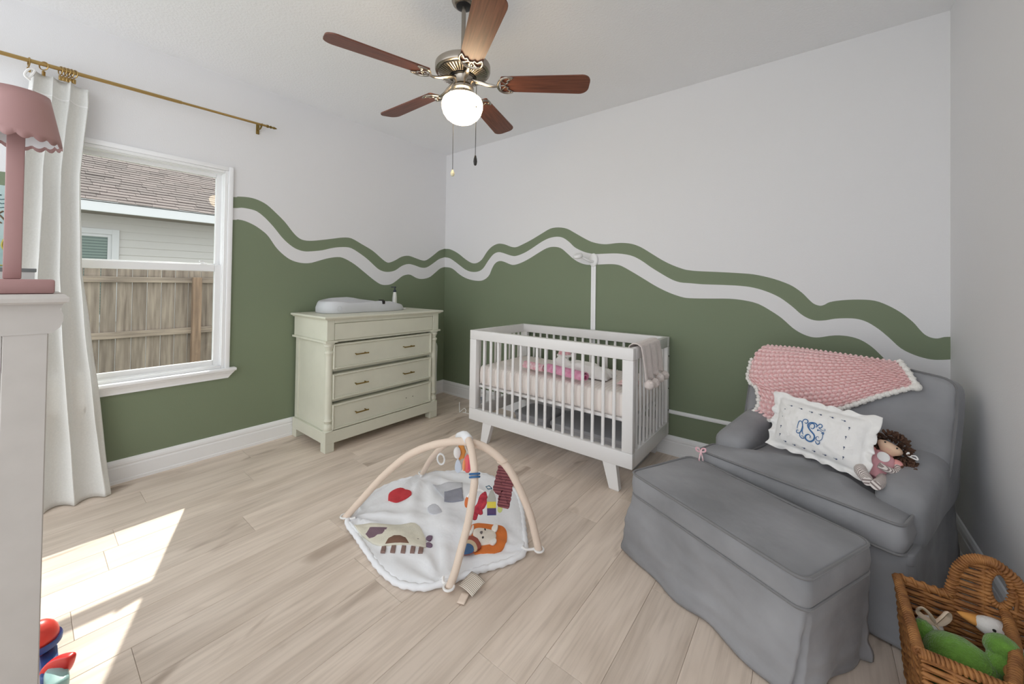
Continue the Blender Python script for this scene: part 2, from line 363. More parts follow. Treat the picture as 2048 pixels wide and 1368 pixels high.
# applique outlines on the play mat (metres on the floor)
GYM = {
    'red': [(-1.896,1.303),(-1.858,1.281),(-1.827,1.290),(-1.815,1.317),(-1.817,1.350),(-1.813,1.389),(-1.835,1.418),(-1.867,1.429),(-1.906,1.410),(-1.928,1.369),(-1.921,1.328)],
    'creature': [(-1.805,1.046),(-1.752,1.103),(-1.658,1.181),(-1.608,1.243),(-1.554,1.252),(-1.475,1.222),(-1.432,1.195),(-1.414,1.173),(-1.467,1.136),(-1.521,1.086),(-1.595,1.049),(-1.655,1.037)],
    'purple_hair': [(-1.707,1.048),(-1.730,1.086),(-1.657,1.140),(-1.632,1.120),(-1.636,1.097),(-1.653,1.079),(-1.653,1.064),(-1.666,1.043)],
    'dome': [(-1.568,1.065),(-1.586,1.093),(-1.583,1.121),(-1.558,1.142),(-1.523,1.147),(-1.480,1.134)],
    'feet1': [(-1.461,1.219),(-1.464,1.238),(-1.448,1.247),(-1.434,1.231),(-1.434,1.217)],
    'feet2': [(-1.429,1.191),(-1.427,1.207),(-1.401,1.208),(-1.396,1.194),(-1.414,1.185)],
    'eye': [(-1.486,1.182),(-1.485,1.190),(-1.476,1.190),(-1.476,1.182)],
    'mane': [(-1.347,1.398),(-1.349,1.432),(-1.332,1.459),(-1.300,1.482),(-1.264,1.498),(-1.224,1.509),(-1.191,1.498),(-1.160,1.469),(-1.137,1.430),(-1.126,1.390),(-1.132,1.353),(-1.150,1.322),(-1.177,1.297),(-1.197,1.289),(-1.224,1.293),(-1.265,1.319),(-1.312,1.350)],
    'face': [(-1.302,1.383),(-1.305,1.404),(-1.296,1.426),(-1.275,1.443),(-1.250,1.453),(-1.222,1.448),(-1.198,1.432),(-1.180,1.406),(-1.176,1.382),(-1.186,1.362),(-1.202,1.346),(-1.223,1.338),(-1.256,1.344),(-1.285,1.361)],
    'ear1': [(-1.246,1.453),(-1.256,1.473),(-1.252,1.489),(-1.236,1.489),(-1.222,1.472),(-1.215,1.448)],
    'ear2': [(-1.187,1.367),(-1.184,1.391),(-1.173,1.401),(-1.163,1.392),(-1.164,1.372),(-1.176,1.365)],
    'ear3': [(-1.307,1.349),(-1.310,1.370),(-1.334,1.409),(-1.324,1.408),(-1.305,1.386),(-1.293,1.357)],
    'rb1': [(-1.275,1.300),(-1.287,1.319),(-1.288,1.338),(-1.274,1.353),(-1.248,1.356),(-1.217,1.342),(-1.199,1.325),(-1.199,1.300),(-1.220,1.230),(-1.239,1.199),(-1.243,1.236)],
    'rb2': [(-1.268,1.289),(-1.274,1.307),(-1.262,1.325),(-1.241,1.328),(-1.216,1.316),(-1.199,1.300),(-1.205,1.282),(-1.229,1.242)],
    'rb3': [(-1.251,1.266),(-1.253,1.286),(-1.245,1.299),(-1.227,1.301),(-1.210,1.289),(-1.205,1.280),(-1.220,1.230),(-1.237,1.241)],
    'nose': [(-1.269,1.392),(-1.265,1.407),(-1.254,1.389)],
    'eye1': [(-1.274,1.430),(-1.272,1.433),(-1.265,1.432),(-1.266,1.427)],
    'eye2': [(-1.237,1.372),(-1.237,1.379),(-1.230,1.378),(-1.230,1.371)],
    'flap': [(-1.696,1.546),(-1.638,1.632),(-1.547,1.556),(-1.612,1.471)],
    'pocket': [(-1.804,1.551),(-1.765,1.613),(-1.688,1.688),(-1.598,1.604),(-1.621,1.494),(-1.732,1.531)],
    'grey_patch': [(-1.652,1.384),(-1.633,1.425),(-1.552,1.402),(-1.572,1.354)],
    'feet_row': [[(-1.568,1.047),(-1.552,1.060),(-1.521,1.033),(-1.541,1.023)], [(-1.531,1.075),(-1.515,1.087),(-1.485,1.060),(-1.505,1.049)], [(-1.493,1.104),(-1.476,1.115),(-1.448,1.088),(-1.466,1.077)], [(-1.458,1.130),(-1.440,1.141),(-1.414,1.114),(-1.431,1.102)], [(-1.428,1.152),(-1.410,1.163),(-1.384,1.136),(-1.401,1.123)]],
}
MONO = [
    [(0.0108,0.1487),(0.0125,0.1573),(0.0042,0.1644),(-0.0065,0.1648),(-0.0180,0.1599),(-0.0223,0.1490),(-0.0169,0.1367),(-0.0059,0.1265),(0.0069,0.1152),(0.0127,0.1035),(0.0085,0.0899),(-0.0022,0.0818),(-0.0145,0.0810),(-0.0221,0.0881),(-0.0204,0.1009),(-0.0112,0.1084),(-0.0030,0.1035),(-0.0048,0.0948)],
    [(-0.0139,0.1398),(-0.0162,0.1512),(-0.0090,0.1598),(-0.0000,0.1589),(0.0039,0.1482),(-0.0012,0.1383),(-0.0086,0.1397)],
    [(-0.0616,0.1184),(-0.0627,0.1451),(-0.0574,0.1553),(-0.0496,0.1538),(-0.0436,0.1394),(-0.0428,0.1211),(-0.0473,0.1072),(-0.0568,0.0995),(-0.0643,0.1029),(-0.0630,0.1109),(-0.0558,0.1123)],
    [(-0.0486,0.1046),(-0.0475,0.0907),(-0.0387,0.0838),(-0.0281,0.0858),(-0.0335,0.0939),(-0.0420,0.0907)],
    [(-0.0463,0.1467),(-0.0456,0.1614),(-0.0381,0.1694),(-0.0288,0.1685),(-0.0260,0.1600),(-0.0309,0.1521),(-0.0372,0.1561)],
    [(-0.0488,0.1500),(-0.0407,0.1322),(-0.0391,0.1122),(-0.0329,0.1002)],
    [(0.0162,0.1566),(0.0179,0.1653),(0.0260,0.1681),(0.0313,0.1620),(0.0289,0.1532),(0.0207,0.1511),(0.0338,0.1451),(0.0446,0.1451),(0.0453,0.1521),(0.0395,0.1511)],
    [(0.0187,0.1436),(0.0166,0.1368),(0.0245,0.1405),(0.0356,0.1359),(0.0410,0.1222),(0.0397,0.1060),(0.0314,0.0961),(0.0210,0.0968),(0.0188,0.1078),(0.0247,0.1128),(0.0291,0.1078)],
    [(0.0333,0.1303),(0.0423,0.1364),(0.0425,0.1267)],
    [(0.0169,0.0912),(0.0203,0.0827),(0.0276,0.0809),(0.0340,0.0881),(0.0313,0.0968)],
]
BUDS = [(-0.1162,0.2135),(-0.0694,0.2119),(-0.0265,0.2101),(0.0125,0.2098),(0.0562,0.2120),(0.0966,0.2129),(0.1193,0.1902),(0.1173,0.1488),(0.1181,0.1051),(0.1206,0.0651),(-0.1440,0.1904),(-0.1438,0.1531),(-0.1408,0.1075),(-0.1390,0.0693),(-0.1105,0.0440),(-0.0694,0.0423),(-0.0270,0.0438),(0.0150,0.0463),(0.0557,0.0470),(0.0946,0.0472)]
XL, YB, XR, H, YF = -3.3545, 3.0105, 0.5733, 2.743, -1.1

def LB(loc=(0, 0, 0)):
    b = B(); b.M = Matrix.Translation(-Vector(loc)); return b

# ------------------------------------------------------------------ floor of separate planks
fl = B(); fl.box(XL - 0.1, XR + 0.1, YF, YB + 0.1, -0.12, -0.012)
floor = structure('floor', fl, M['subfloor'])
PW = 0.186
i0 = math.floor((XL + 1.636) / PW)
fixed = {-5: [0.248], -4: [0.74], -1: [0.248], -3: [1.35], -2: [-0.2], 0: [0.95]}
k = i0
while -1.636 + PW * k < XR:
    x0 = max(XL + 0.002, -1.636 + PW * k); x1 = min(XR - 0.002, -1.636 + PW * (k + 1))
    st = fixed.get(k, [rng.uniform(-0.4, 0.9)])[0]
    cuts = sorted(c for c in (st + 1.22 * j for j in range(-3, 5)) if YF + 0.05 < c < YB - 0.05)
    ys = [YF + 0.002] + cuts + [YB - 0.002]
    for a, b_ in zip(ys, ys[1:]):
        g = 0.0004; cx, cy = (x0 + x1) / 2, (a + b_) / 2; hx, hy = (x1 - x0) / 2 - g, (b_ - a) / 2 - g; e = 0.0009
        p = B()
        p.rings([[(-hx, -hy, -0.012), (hx, -hy, -0.012), (hx, hy, -0.012), (-hx, hy, -0.012)], [(-hx, -hy, -e), (hx, -hy, -e), (hx, hy, -e), (-hx, hy, -e)],
                 [(-hx + e, -hy + e, 0), (hx - e, -hy + e, 0), (hx - e, hy - e, 0), (-hx + e, hy - e, 0)]])
        o = p.make('plank', M['floor'], floor, smooth=False); o.location = (cx, cy, 0)
    k += 1

# ------------------------------------------------------------------ walls with the painted hills
HY0, HY1, HZ0, HZ1 = 0.140, 0.896, 0.640, 2.045           # window opening
def mural_wall(name, pts, tabs, place, z_top, hole=None):
    b = B(); tabs3 = tabs
    for a, c in zip(pts, pts[1:]):
        mid = (a + c) / 2
        la = [0.0] + sorted([interp(t, a) for t in tabs3]) + [z_top]; lc = [0.0] + sorted([interp(t, c) for t in tabs3]) + [z_top]
        if hole and hole[0] < mid < hole[1]:
            b.mi = 1; b.quad(place(a, 0), place(c, 0), place(c, hole[2]), place(a, hole[2]))
            b.mi = 0; b.quad(place(a, hole[3]), place(c, hole[3]), place(c, z_top), place(a, z_top)); continue
        for q in range(4):
            b.mi = (1, 0, 1, 0)[q]
            b.quad(place(a, la[q]), place(c, lc[q]), place(c, lc[q + 1]), place(a, la[q + 1]))
    return b
def fine(tab, sub=3): return [(p.x, p.y) for p in catmull([(x, y, 0) for x, y in tab], sub)]
pre = [(-1.2, 1.52), (-0.7, 1.68), (-0.35, 1.78), (-0.08, 1.812), (0.1, 1.815), (0.5, 1.83)]
tl = [fine([(x, z - d) for x, z in pre] + t) for t, d in ((ML3, 0.17), (ML2, 0.083), (ML1, 0.0))]
ys = sorted(set([YF, HY0, HY1, YB] + [round(YF + 0.03 * i, 4) for i in range(1, 200) if YF + 0.03 * i < YB] + [round(p[0], 4) for p in tl[2] if YF < p[0] < YB]))
b = mural_wall('wall_left', ys, tl, lambda y, z: (XL, y, z), H, (HY0, HY1, HZ0, HZ1))
xo = XL - 0.13
b.mi = 0
for (y0, y1, z0, z1) in ((YF, HY0, 0, H), (HY1, YB + 0.1, 0, H), (HY0, HY1, 0, HZ0), (HY0, HY1, HZ1, H)):
    b.quad((xo, y0, z0), (xo, y1, z0), (xo, y1, z1), (xo, y0, z1))
for a, c in (((HY0, HZ0), (HY1, HZ0)), ((HY1, HZ0), (HY1, HZ1)), ((HY1, HZ1), (HY0, HZ1)), ((HY0, HZ1), (HY0, HZ0))):
    b.quad((XL, a[0], a[1]), (XL, c[0], c[1]), (xo, c[0], c[1]), (xo, a[0], a[1]))
structure('wall_left', b, [M['wall'], M['green']])
tb = [fine([(p if i < len(t) - 1 else (XR + 0.01, p[1])) for i, p in enumerate(t)]) for t in (MB3, MB2, MB1)]
xs = sorted(set([XL, XR] + [round(p[0], 4) for p in tb[2] + tb[1] if XL < p[0] < XR]))
b = mural_wall('wall_back', xs, tb, lambda x, z: (x, YB, z), H)
b.mi = 0; b.quad((XL - 0.13, YB + 0.1, 0), (XR + 0.1, YB + 0.1, 0), (XR + 0.1, YB + 0.1, H), (XL - 0.13, YB + 0.1, H))
structure('wall_back', b, [M['wall'], M['green']])
b = B(); b.box(XR, XR + 0.1, YF, YB + 0.1, 0, H); structure('wall_right', b, M['wall'])
b = B(); b.box(XL - 0.13, XR + 0.1, YF, YB + 0.1, H, H + 0.1); structure('ceiling', b, M['ceiling'])

def baseboard(name, p0, p1, nrm):
    prof = [(0, 0), (0.016, 0), (0.016, 0.018), (0.0135, 0.022), (0.0135, 0.095), (0.0105, 0.100), (0.0105, 0.107), (0.0135, 0.111), (0.0125, 0.125), (0.006, 0.140), (0, 0.1435)]
    b = B(); rs = []
    for p in (p0, p1): rs.append([(p[0] + nrm[0] * d, p[1] + nrm[1] * d, z) for d, z in prof])
    b.rings(rs); structure(name, b, M['trim'])
baseboard('baseboard_left', (XL, YF), (XL, YB), (1, 0))
baseboard('baseboard_back', (XL, YB), (XR, YB), (0, -1))
baseboard('baseboard_right', (XR, YF), (XR, YB), (-1, 0))

# ------------------------------------------------------------------ window
WL = (XL, 0.518, 0.62)
win = bpy.data.objects.new('window_1', None); COL.objects.link(win); win.location = WL; win['kind'] = 'structure'
def ring_frame(b, y0, y1, z0, z1, w, x0, x1, wb=None, wt=None, bev=0.002):
    wb = wb if wb is not None else w; wt = wt if wt is not None else w
    b.box(x0, x1, y0, y0 + w, z0, z1, bev, 1); b.box(x0, x1, y1 - w, y1, z0, z1, bev, 1)
    b.box(x0, x1, y0 + w, y1 - w, z0, z0 + wb, bev, 1); b.box(x0, x1, y0 + w, y1 - w, z1 - wt, z1, bev, 1)
CY0, CY1, CZ1 = 0.098, 0.936, 2.082
b = LB(WL)
for y0, y1 in ((CY0, CY0 + 0.03), (CY1 - 0.03, CY1)): b.box(XL, XL + 0.016, y0, y1, 0.618, CZ1, 0.004)
b.box(XL, XL + 0.016, CY0 + 0.03, CY1 - 0.03, CZ1 - 0.03, CZ1, 0.004)
b.make('casing', M['trim'], win)
b = LB(WL); ring_frame(b, 0.128, 0.906, 0.622, 2.052, 0.020, XL - 0.105, XL + 0.006)
ring_frame(b, 0.140, 0.894, 0.634, 2.040, 0.013, XL - 0.10, XL - 0.012); b.make('window_frame', M['vinyl'], win)
up_s = LB(WL); ring_frame(up_s, 0.150, 0.884, 1.330, 2.032, 0.032, XL - 0.092, XL - 0.064, 0.046, 0.030, 0.004)
us = up_s.make('upper_sash', M['vinyl'], win)
b = LB(WL); b.box(XL - 0.080, XL - 0.076, 0.180, 0.854, 1.374, 2.004); b.make('pane', M['glass'], us, smooth=False)
lo_s = LB(WL); ring_frame(lo_s, 0.150, 0.884, 0.636, 1.368, 0.038, XL - 0.060, XL - 0.030, 0.044, 0.050, 0.004)
ls = lo_s.make('lower_sash', M['vinyl'], win)
b = LB(WL); b.box(XL - 0.047, XL - 0.043, 0.186, 0.848, 0.678, 1.320); b.make('pane', M['glass'], ls, smooth=False)
b = LB(WL); b.box(XL - 0.058, XL - 0.034, 0.765, 0.805, 1.368, 1.376, 0.003); b.tube([(XL - 0.046, 0.785, 1.376), (XL - 0.046, 0.785, 1.384), (XL - 0.040, 0.760, 1.388)], 0.006, 6)
b.make('sash_lock', M['vinyl'], win)
b = LB(WL); b.box(XL - 0.03, XL + 0.052, 0.062, 0.972, 0.600, 0.622, 0.007, 3); b.make('window_sill', M['trim'], win)
b = LB(WL)
aw = [(0.030, 0.600), (0.030, 0.590), (0.022, 0.578), (0.016, 0.560), (0.016, 0.548)]
rs = [[(XL, 0.092, 0.600)] + [(XL + d, 0.066 + (0.600 - z) * 0.75, z) for d, z in aw] + [(XL, 0.105, 0.548)],
      [(XL, 0.942, 0.600)] + [(XL + d, 0.968 - (0.600 - z) * 0.75, z) for d, z in aw] + [(XL, 0.929, 0.548)]]
b.rings(rs); b.make('apron', M['trim'], win, smooth=False)

# ------------------------------------------------------------------ outside: ground, fence, neighbour's house
GZ = -0.45
b = B(); b.box(-24, XL - 0.14, -14, 16, GZ - 0.1, GZ); structure('ground', b, M['ground'])
FX = -6.2
fence = thing('wooden_fence', 'weathered grey-brown wooden board fence seen through the lower window pane', 'fence', (FX, 1.0, GZ))
pk = B()
for (a, c) in ((-0.0605, 0.0605),): pk.box(-0.009, 0.009, a, c, 0, 1.86, 0.002, 1)
pkm = pk.mesh('picket', False); pkm.materials.append(M['fence'])
for i in range(-9, 27):
    o = link('picket', pkm, fence); o.location = (-0.012 + rng.uniform(-0.004, 0.004), (0.5865 + 0.1268 * i) - 1.0, rng.uniform(-0.01, 0.01))
for z0, z1 in ((1.216, 1.280), (0.580, 0.656), (-0.12, -0.04)):
    b = B(); b.M = Matrix.Translation(Vector((0, 0, -GZ))); b.box(0.0, 0.038, -1.7, 2.8, z0, z1, 0.004, 1); b.make('rail', M['fencerail'], fence, smooth=False)
for y in (-1.05, 1.355, 3.75):
    b = B(); b.box(0.012, 0.098, y - 1.0 - 0.044, y - 1.0 + 0.044, 0, 1.287 - GZ, 0.004, 1); b.make('post', M['fencepost'], fence, smooth=False)

HX = -9.0
house = thing('neighbouring_house', "neighbour's house with grey-brown shingle roof and beige lap siding above the fence", 'house', (HX, 1.5, GZ))
def HB(): return LB((HX, 1.5, GZ))
b = HB(); b.box(HX - 5.2, HX - 0.02, -4, 8, GZ, 2.28); wallp = b.make('wall', M['siding'], house, smooth=False)
WY0, WY1, WZ0, WZ1 = 0.02, 0.955, 0.55, 2.055
sb_cache = {}
z = 2.295 - 0.1285; row = 0
while z > GZ + 0.05:
    for (a, c) in ((-4.0, WY0), (WY1, 8.0)) if z < WZ1 - 0.02 else ((-4.0, 8.0),):
        key = (a, c)
        if key not in sb_cache:
            s = B(); s.rings([[(0.0, a - 1.5, 0.135), (0.006, a - 1.5, 0.135), (0.020, a - 1.5, 0), (0.0, a - 1.5, 0)], [(0.0, c - 1.5, 0.135), (0.006, c - 1.5, 0.135), (0.020, c - 1.5, 0), (0.0, c - 1.5, 0)]])
            sb_cache[key] = s.mesh('siding_board', False); sb_cache[key].materials.append(M['siding'])
        o = link('siding_board', sb_cache[key], wallp); o.location = (-0.02, 0, z - GZ)
    z -= 0.1285
b = HB(); b.box(HX - 0.1, -8.44, -4.2, 8.2, 2.285, 2.30); b.make('soffit', M['soffit'], house, smooth=False)
b = HB(); b.box(-8.44, -8.40, -4.2, 8.2, 2.262, 2.425, 0.004, 1); b.box(-8.41, -8.385, -4.2, 8.2, 2.415, 2.435, 0.003, 1); b.make('fascia', M['housewhite'], house, smooth=False)
b = HB(); ring_frame(b, WY0, WY1, WZ0, WZ1, 0.085, HX - 0.02, HX + 0.03); ring_frame(b, WY0 + 0.085, WY1 - 0.085, WZ0 + 0.085, WZ1 - 0.085, 0.045, HX - 0.02, HX + 0.012)
hw = b.make('window', M['housewhite'], house, smooth=False)
M['housepane'] = stripe_mat('house_window_blinds', (120, 138, 132), (86, 104, 100), 22.0, 2, 0.25, 0.6)
b = HB(); b.box(HX - 0.018, HX - 0.008, WY0 + 0.12, WY1 - 0.12, WZ0 + 0.12, WZ1 - 0.12); b.make('pane', M['housepane'], hw, smooth=False)
RK = 0.5; ang = math.atan(RK); rz0 = 2.425
b = HB()
b.rings([[(-8.40, y, rz0 - 0.02), (-8.40, y, rz0), (-12.4, y, rz0 + 4.0 * RK), (-16.6, y, rz0), (-16.6, y, rz0 - 0.02)] for y in (-4.3, 8.3)])
roof = b.make('roof', M['roofdark'], house, smooth=False)
shm = []
for w in (0.20, 0.26, 0.33):
    s = B(); s.box(-0.165, 0.0, -w / 2 + 0.002, w / 2 - 0.002, 0.0, 0.013)
    me = s.mesh('shingle', False); me.materials.append(M['shingle']); shm.append((w, me))
for r in range(21):
    d = 0.018 - 0.142 * r
    y = 0.22 + rng.uniform(0, 0.2)
    while y < 2.95 + 0.02 * r:
        w, me = rng.choice(shm)
        o = link('shingle', me, roof); s_ = -d
        o.location = (-8.40 - HX - s_ * math.cos(ang), y + w / 2 - 1.5, rz0 - GZ + s_ * math.sin(ang) + 0.002 + rng.uniform(0, 0.006))
        o.rotation_euler = (0, ang - 0.075, 0)
        y += w
# the rest of the slope, joined
b = HB(); b.mi = 0
for r in range(31):
    for (ya, yb) in ((-4.3, 0.2), (3.42, 8.3)) if r < 21 else ((-4.3, 8.3),):
        d = -0.018 + 0.142 * r; y = ya
        while y < yb:
            w = rng.choice((0.26, 0.33, 0.4)); t = Matrix.Translation(Vector((-8.40 - d * math.cos(ang), y + w / 2, rz0 + d * math.sin(ang) + 0.003))) @ Matrix.Rotation(ang - 0.045, 4, 'Y')
            keep = b.M; b.M = keep @ t; b.box(-0.16, 0, -w / 2, w / 2 - 0.003, 0, 0.009); b.M = keep; y += w
b.make('outer_shingles', M['shingle'], roof, smooth=False, kind='stuff')

# ------------------------------------------------------------------ curtain rod, rings, curtain
def rodp(y): return Vector((XL + 0.08, y, lerp(2.407, 2.437, (y + 0.097) / 1.285)))
rod = thing('curtain_rod', 'thin brass curtain rod with spear finial above the window', 'curtain rod', (XL, 0.55, 2.42))
RL = (XL, 0.55, 2.42)
b = LB(RL); b.tube([rodp(-0.30), rodp(0.62)], 0.0105, 14); b.make('outer_tube', M['brass'], rod)
b = LB(RL); b.tube([rodp(0.60), rodp(1.125)], 0.0080, 14); b.make('inner_tube', M['brass'], rod)
b = LB(RL); p = rodp(1.120); d = (rodp(1.2) - rodp(1.1)).normalized()
b.tube([p + d * t for t in (0, 0.012, 0.014, 0.022, 0.024, 0.032, 0.036, 0.044, 0.052, 0.062, 0.072)], [0.011, 0.011, 0.006, 0.006, 0.010, 0.010, 0.005, 0.008, 0.009, 0.006, 0.001], 12); b.make('finial', M['brass_dull'], rod)
for y in (1.085, -0.22):
    b = LB(RL); p = rodp(y)
    b.box(XL, XL + 0.008, y - 0.011, y + 0.011, p.z - 0.055, p.z + 0.02, 0.003); b.tube([(XL + 0.006, y, p.z - 0.022), (XL + 0.06, y, p.z - 0.024), (XL + 0.08, y, p.z - 0.014)], 0.006, 8)
    b.tube([p + Vector((math.cos(a) * 0.014, 0, math.sin(a) * 0.014)) for a in [math.radians(q) for q in range(-200, 21, 20)]], 0.004, 6)
    b.make('bracket', M['brass_dull'], rod)
rm = B(); rm.tube([(0.022 * math.cos(a), 0, -0.0082 + 0.022 * math.sin(a)) for a in [2 * PI * i / 20 for i in range(20)]], 0.0028, 6, loop=True); ringm = rm.mesh('ring'); ringm.materials.append(M['brass'])
cm = B(); cm.box(-0.004, 0.004, -0.007, 0.007, -0.062, -0.036, 0.002, 1); cm.tube([(0, 0, -0.0365), (0, 0, -0.030)], 0.002, 6); clipm = cm.mesh('clip'); clipm.materials.append(M['brass'])
ring_specs = [(-0.005, 0.15, 'brass curtain ring at the far left end of the rod, above the looped white tie'), (0.045, 0.75, 'tilted brass curtain ring alone, second from the left on the rod')] + [(0.104 + 0.0125 * i, 0.35 + 0.05 * i, 'brass curtain ring, %s in the tight cluster of five above the curtain' % ('first from the left', 'second from the left', 'middle one', 'fourth from the left', 'last on the right')[i]) for i in range(5)]
for y, tw, lab in ring_specs:
    p = rodp(y)
    t = thing('curtain_ring', lab, 'ring', p, 0, None, 'brass curtain rings'); t.rotation_euler = (0, 0, tw)
    link('hoop', ringm, t); link('clip', clipm, t)

curtain = thing('curtain', 'long off-white linen curtain gathered at the left of the window', 'curtain', (XL + 0.085, 0.12, 0.0))
CLc = (XL + 0.085, 0.12, 0.0)
ctop = [(0, 2.368), (0.2, 2.362), (0.36, 2.352), (0.55, 2.352), (0.72, 2.352), (1.0, 2.325)]
cright = [(0.0, 0.345), (0.05, 0.342), (0.35, 0.315), (0.84, 0.262), (1.28, 0.215), (1.84, 0.196), (2.25, 0.222), (2.36, 0.220)]
cleft = [(0.0, -0.075), (0.9, -0.06), (1.9, -0.03), (2.37, -0.008)]
def cpt(u, v):
    z = lerp(0.006, interp(ctop, u), v)
    y0, y1 = interp(cleft, z), interp(cright, z)
    ph = 2 * PI * (3.6 * u + 0.06 * math.sin(5 * v)) - 0.4
    s = math.sin(ph); amp = lerp(0.046, 0.036, v) * (0.75 + 0.35 * nz(u * 3, v * 1.5, 2))
    fold = s
    if u > 0.8: fold *= lerp(1, 0.35, (u - 0.8) / 0.2)
    x = XL + 0.080 + amp * fold + 0.012 * nz(u * 5, v * 3, 7) * (1 - v) + 0.05 * max(0, 0.1 - v) * nz(u * 9, v * 20)
    if v < 0.15: x += 0.06 * (0.15 - v) / 0.15 * (0.3 + u)
    y = lerp(y0, y1, u) + 0.010 * math.cos(ph) + 0.006 * nz(u * 7, v * 6, 11)
    return (max(x, XL + (0.062 if 0.5 < z < 0.72 and y > 0.04 else 0.03)), y, z)
b = LB(CLc); b.grid(cpt, 96, 90)
drape = b.make('drape', M['linen'], curtain, angle=180)
md = drape.modifiers.new('thickness', 'SOLIDIFY'); md.thickness = 0.0025
b = LB(CLc); b.grid(lambda u, v: (Vector(cpt(u, lerp(0.954, 0.957, v))) + Vector((0.004, 0, 0))), 96, 1); b.make('hem_stitching', M['cotton'], curtain, angle=180)
b = LB(CLc)
for dx in (0, 0.004): b.tube(catmull([(XL + 0.10 + dx, 0.0, 2.30), (XL + 0.115 + dx, -0.018, 2.315), (XL + 0.115, -0.004, 2.352), (XL + 0.112, 0.014, 2.356), (XL + 0.112, 0.010, 2.335), (XL + 0.108, -0.006, 2.300)], 5), 0.005, 6)
b.make('tie_loop', M['cotton'], curtain)

# ------------------------------------------------------------------ ceiling fan
FAN = Vector((-1.441, 1.397, H))
fan = thing('ceiling_fan', 'five-blade brown wood and nickel ceiling fan with a lit frosted globe', 'ceiling fan', FAN)
b = B(); b.lathe([(0.0, 0.0), (0.062, 0.0), (0.064, -0.010), (0.058, -0.024), (0.046, -0.034), (0.018, -0.036), (0.0, -0.036)], 28); b.make('canopy', M['nickel'], fan)
b = B(); b.lathe([(0.040, -0.030), (0.040, -0.037), (0.026, -0.042), (0.0, -0.042)], 20); b.make('hanger_cover', M['black'], fan)
b = B(); b.lathe([(0.0, -0.036), (0.0115, -0.036), (0.0115, -0.330), (0.0, -0.330)], 16); b.lathe([(0.0, -0.316), (0.022, -0.316), (0.024, -0.322), (0.024, -0.346), (0.0, -0.346)], 16); b.make('downrod', M['nickel'], fan)
b = B(); b.lathe([(0.0, -0.338), (0.10, -0.339), (0.134, -0.343), (0.1430, -0.351), (0.1435, -0.376), (0.141, -0.384), (0.134, -0.388), (0.060, -0.402), (0.0, -0.402)], 48)
motor = b.make('motor_housing', M['nickel'], fan, angle=30)
b = B(); b.lathe([(0.126, -0.3905), (0.128, -0.3925), (0.064, -0.4065), (0.060, -0.4045)], 48); b.make('vent_plate', M['darkmetal'], motor)
b = B()
for i in range(48):
    a = 2 * PI * i / 48; ca, sa = math.cos(a), math.sin(a); w = 0.0036
    r0_, z0_, r1_, z1_ = 0.072, -0.4055, 0.126, -0.3935
    b.rings([[(r * ca - s * w * sa, r * sa + s * w * ca, z + dz) for s, dz in ((-1, 0), (1, 0), (0.7, -0.004), (-0.7, -0.004))] for r, z in ((r0_, z0_), (r1_, z1_))])
b.make('vent_ribs', M['nickel'], motor, kind='stuff')
b = B(); b.lathe([(0.0, -0.402), (0.066, -0.404), (0.066, -0.412), (0.0, -0.414)], 32); b.make('centre_plate', M['black'], motor)
b = B(); b.lathe([(0.0, -0.408), (0.050, -0.409), (0.053, -0.414), (0.050, -0.420), (0.050, -0.452), (0.054, -0.458), (0.059, -0.466), (0.059, -0.478), (0.052, -0.486), (0.052, -0.500), (0.047, -0.506), (0, -0.506)], 32); sw = b.make('switch_housing', M['nickel'], fan, angle=30)
b = B()
for i in range(30):
    a = 2 * PI * i / 30; b.ball((0.052 * math.cos(a), 0.052 * math.sin(a), -0.500), 0.0052, 6)
b.make('bead_trim', M['brass'], sw, kind='stuff')
b = B(); b.lathe([(0.0, -0.503), (0.050, -0.503), (0.058, -0.507), (0.084, -0.516), (0.100, -0.530), (0.107, -0.550), (0.106, -0.572), (0.098, -0.598), (0.083, -0.620), (0.060, -0.638), (0.034, -0.649), (0.0, -0.653)], 40); b.make('light_globe', M['globe'], fan, angle=180)

bl = [(0.0, -0.040), (0.0, 0.040)]
half = []
for t in [i / 10 for i in range(11)]: half.append((lerp(0.205, 0.615, t), lerp(0.052, 0.0665, t)))
arc = [(0.615 + 0.045 * math.sin(a), 0.0215 + 0.045 * math.cos(a)) for a in [PI / 2 * i / 6 for i in range(1, 7)]]
outl = [(0.198, 0.0), (0.199, 0.044)] + half + arc; outl = outl + [(x, -y) for x, y in reversed(outl)][:-1]
bb = B(); bb.prism(outl, 0.0, 0.0062); blade_me = bb.mesh('blade', True, 30); blade_me.materials.append(M['bladewood'])
ib = B()
cres = [(0.262, 0.050, -0.004), (0.240, 0.056, -0.005), (0.215, 0.052, -0.006), (0.196, 0.036, -0.007), (0.186, 0.014, -0.008), (0.184, 0, -0.008)]
full = cres + [(x, -y, z) for x, y, z in reversed(cres[:-1])]
ib.tube(catmull(full, 4), [0.0045 + 0.002 * math.sin(PI * i / (4 * (len(full) - 1))) for i in range(4 * (len(full) - 1) + 1)], 8)
scal = [(0.262, 0.050, -0.004), (0.246, 0.038, -0.004), (0.232, 0.030, -0.004), (0.238, 0.018, -0.004), (0.226, 0.010, -0.004), (0.222, 0, -0.004)]
ib.tube(catmull(scal + [(x, -y, z) for x, y, z in reversed(scal[:-1])], 4), 0.0034, 6)
ib.tube([(0.184, 0, -0.008), (0.222, 0, -0.005)], 0.0034, 6)
ib.tube(catmull([(0.20, 0.038, -0.006), (0.212, 0.022, -0.005), (0.226, 0.010, -0.004)], 4), 0.003, 6); ib.tube(catmull([(0.20, -0.038, -0.006), (0.212, -0.022, -0.005), (0.226, -0.010, -0.004)], 4), 0.003, 6)
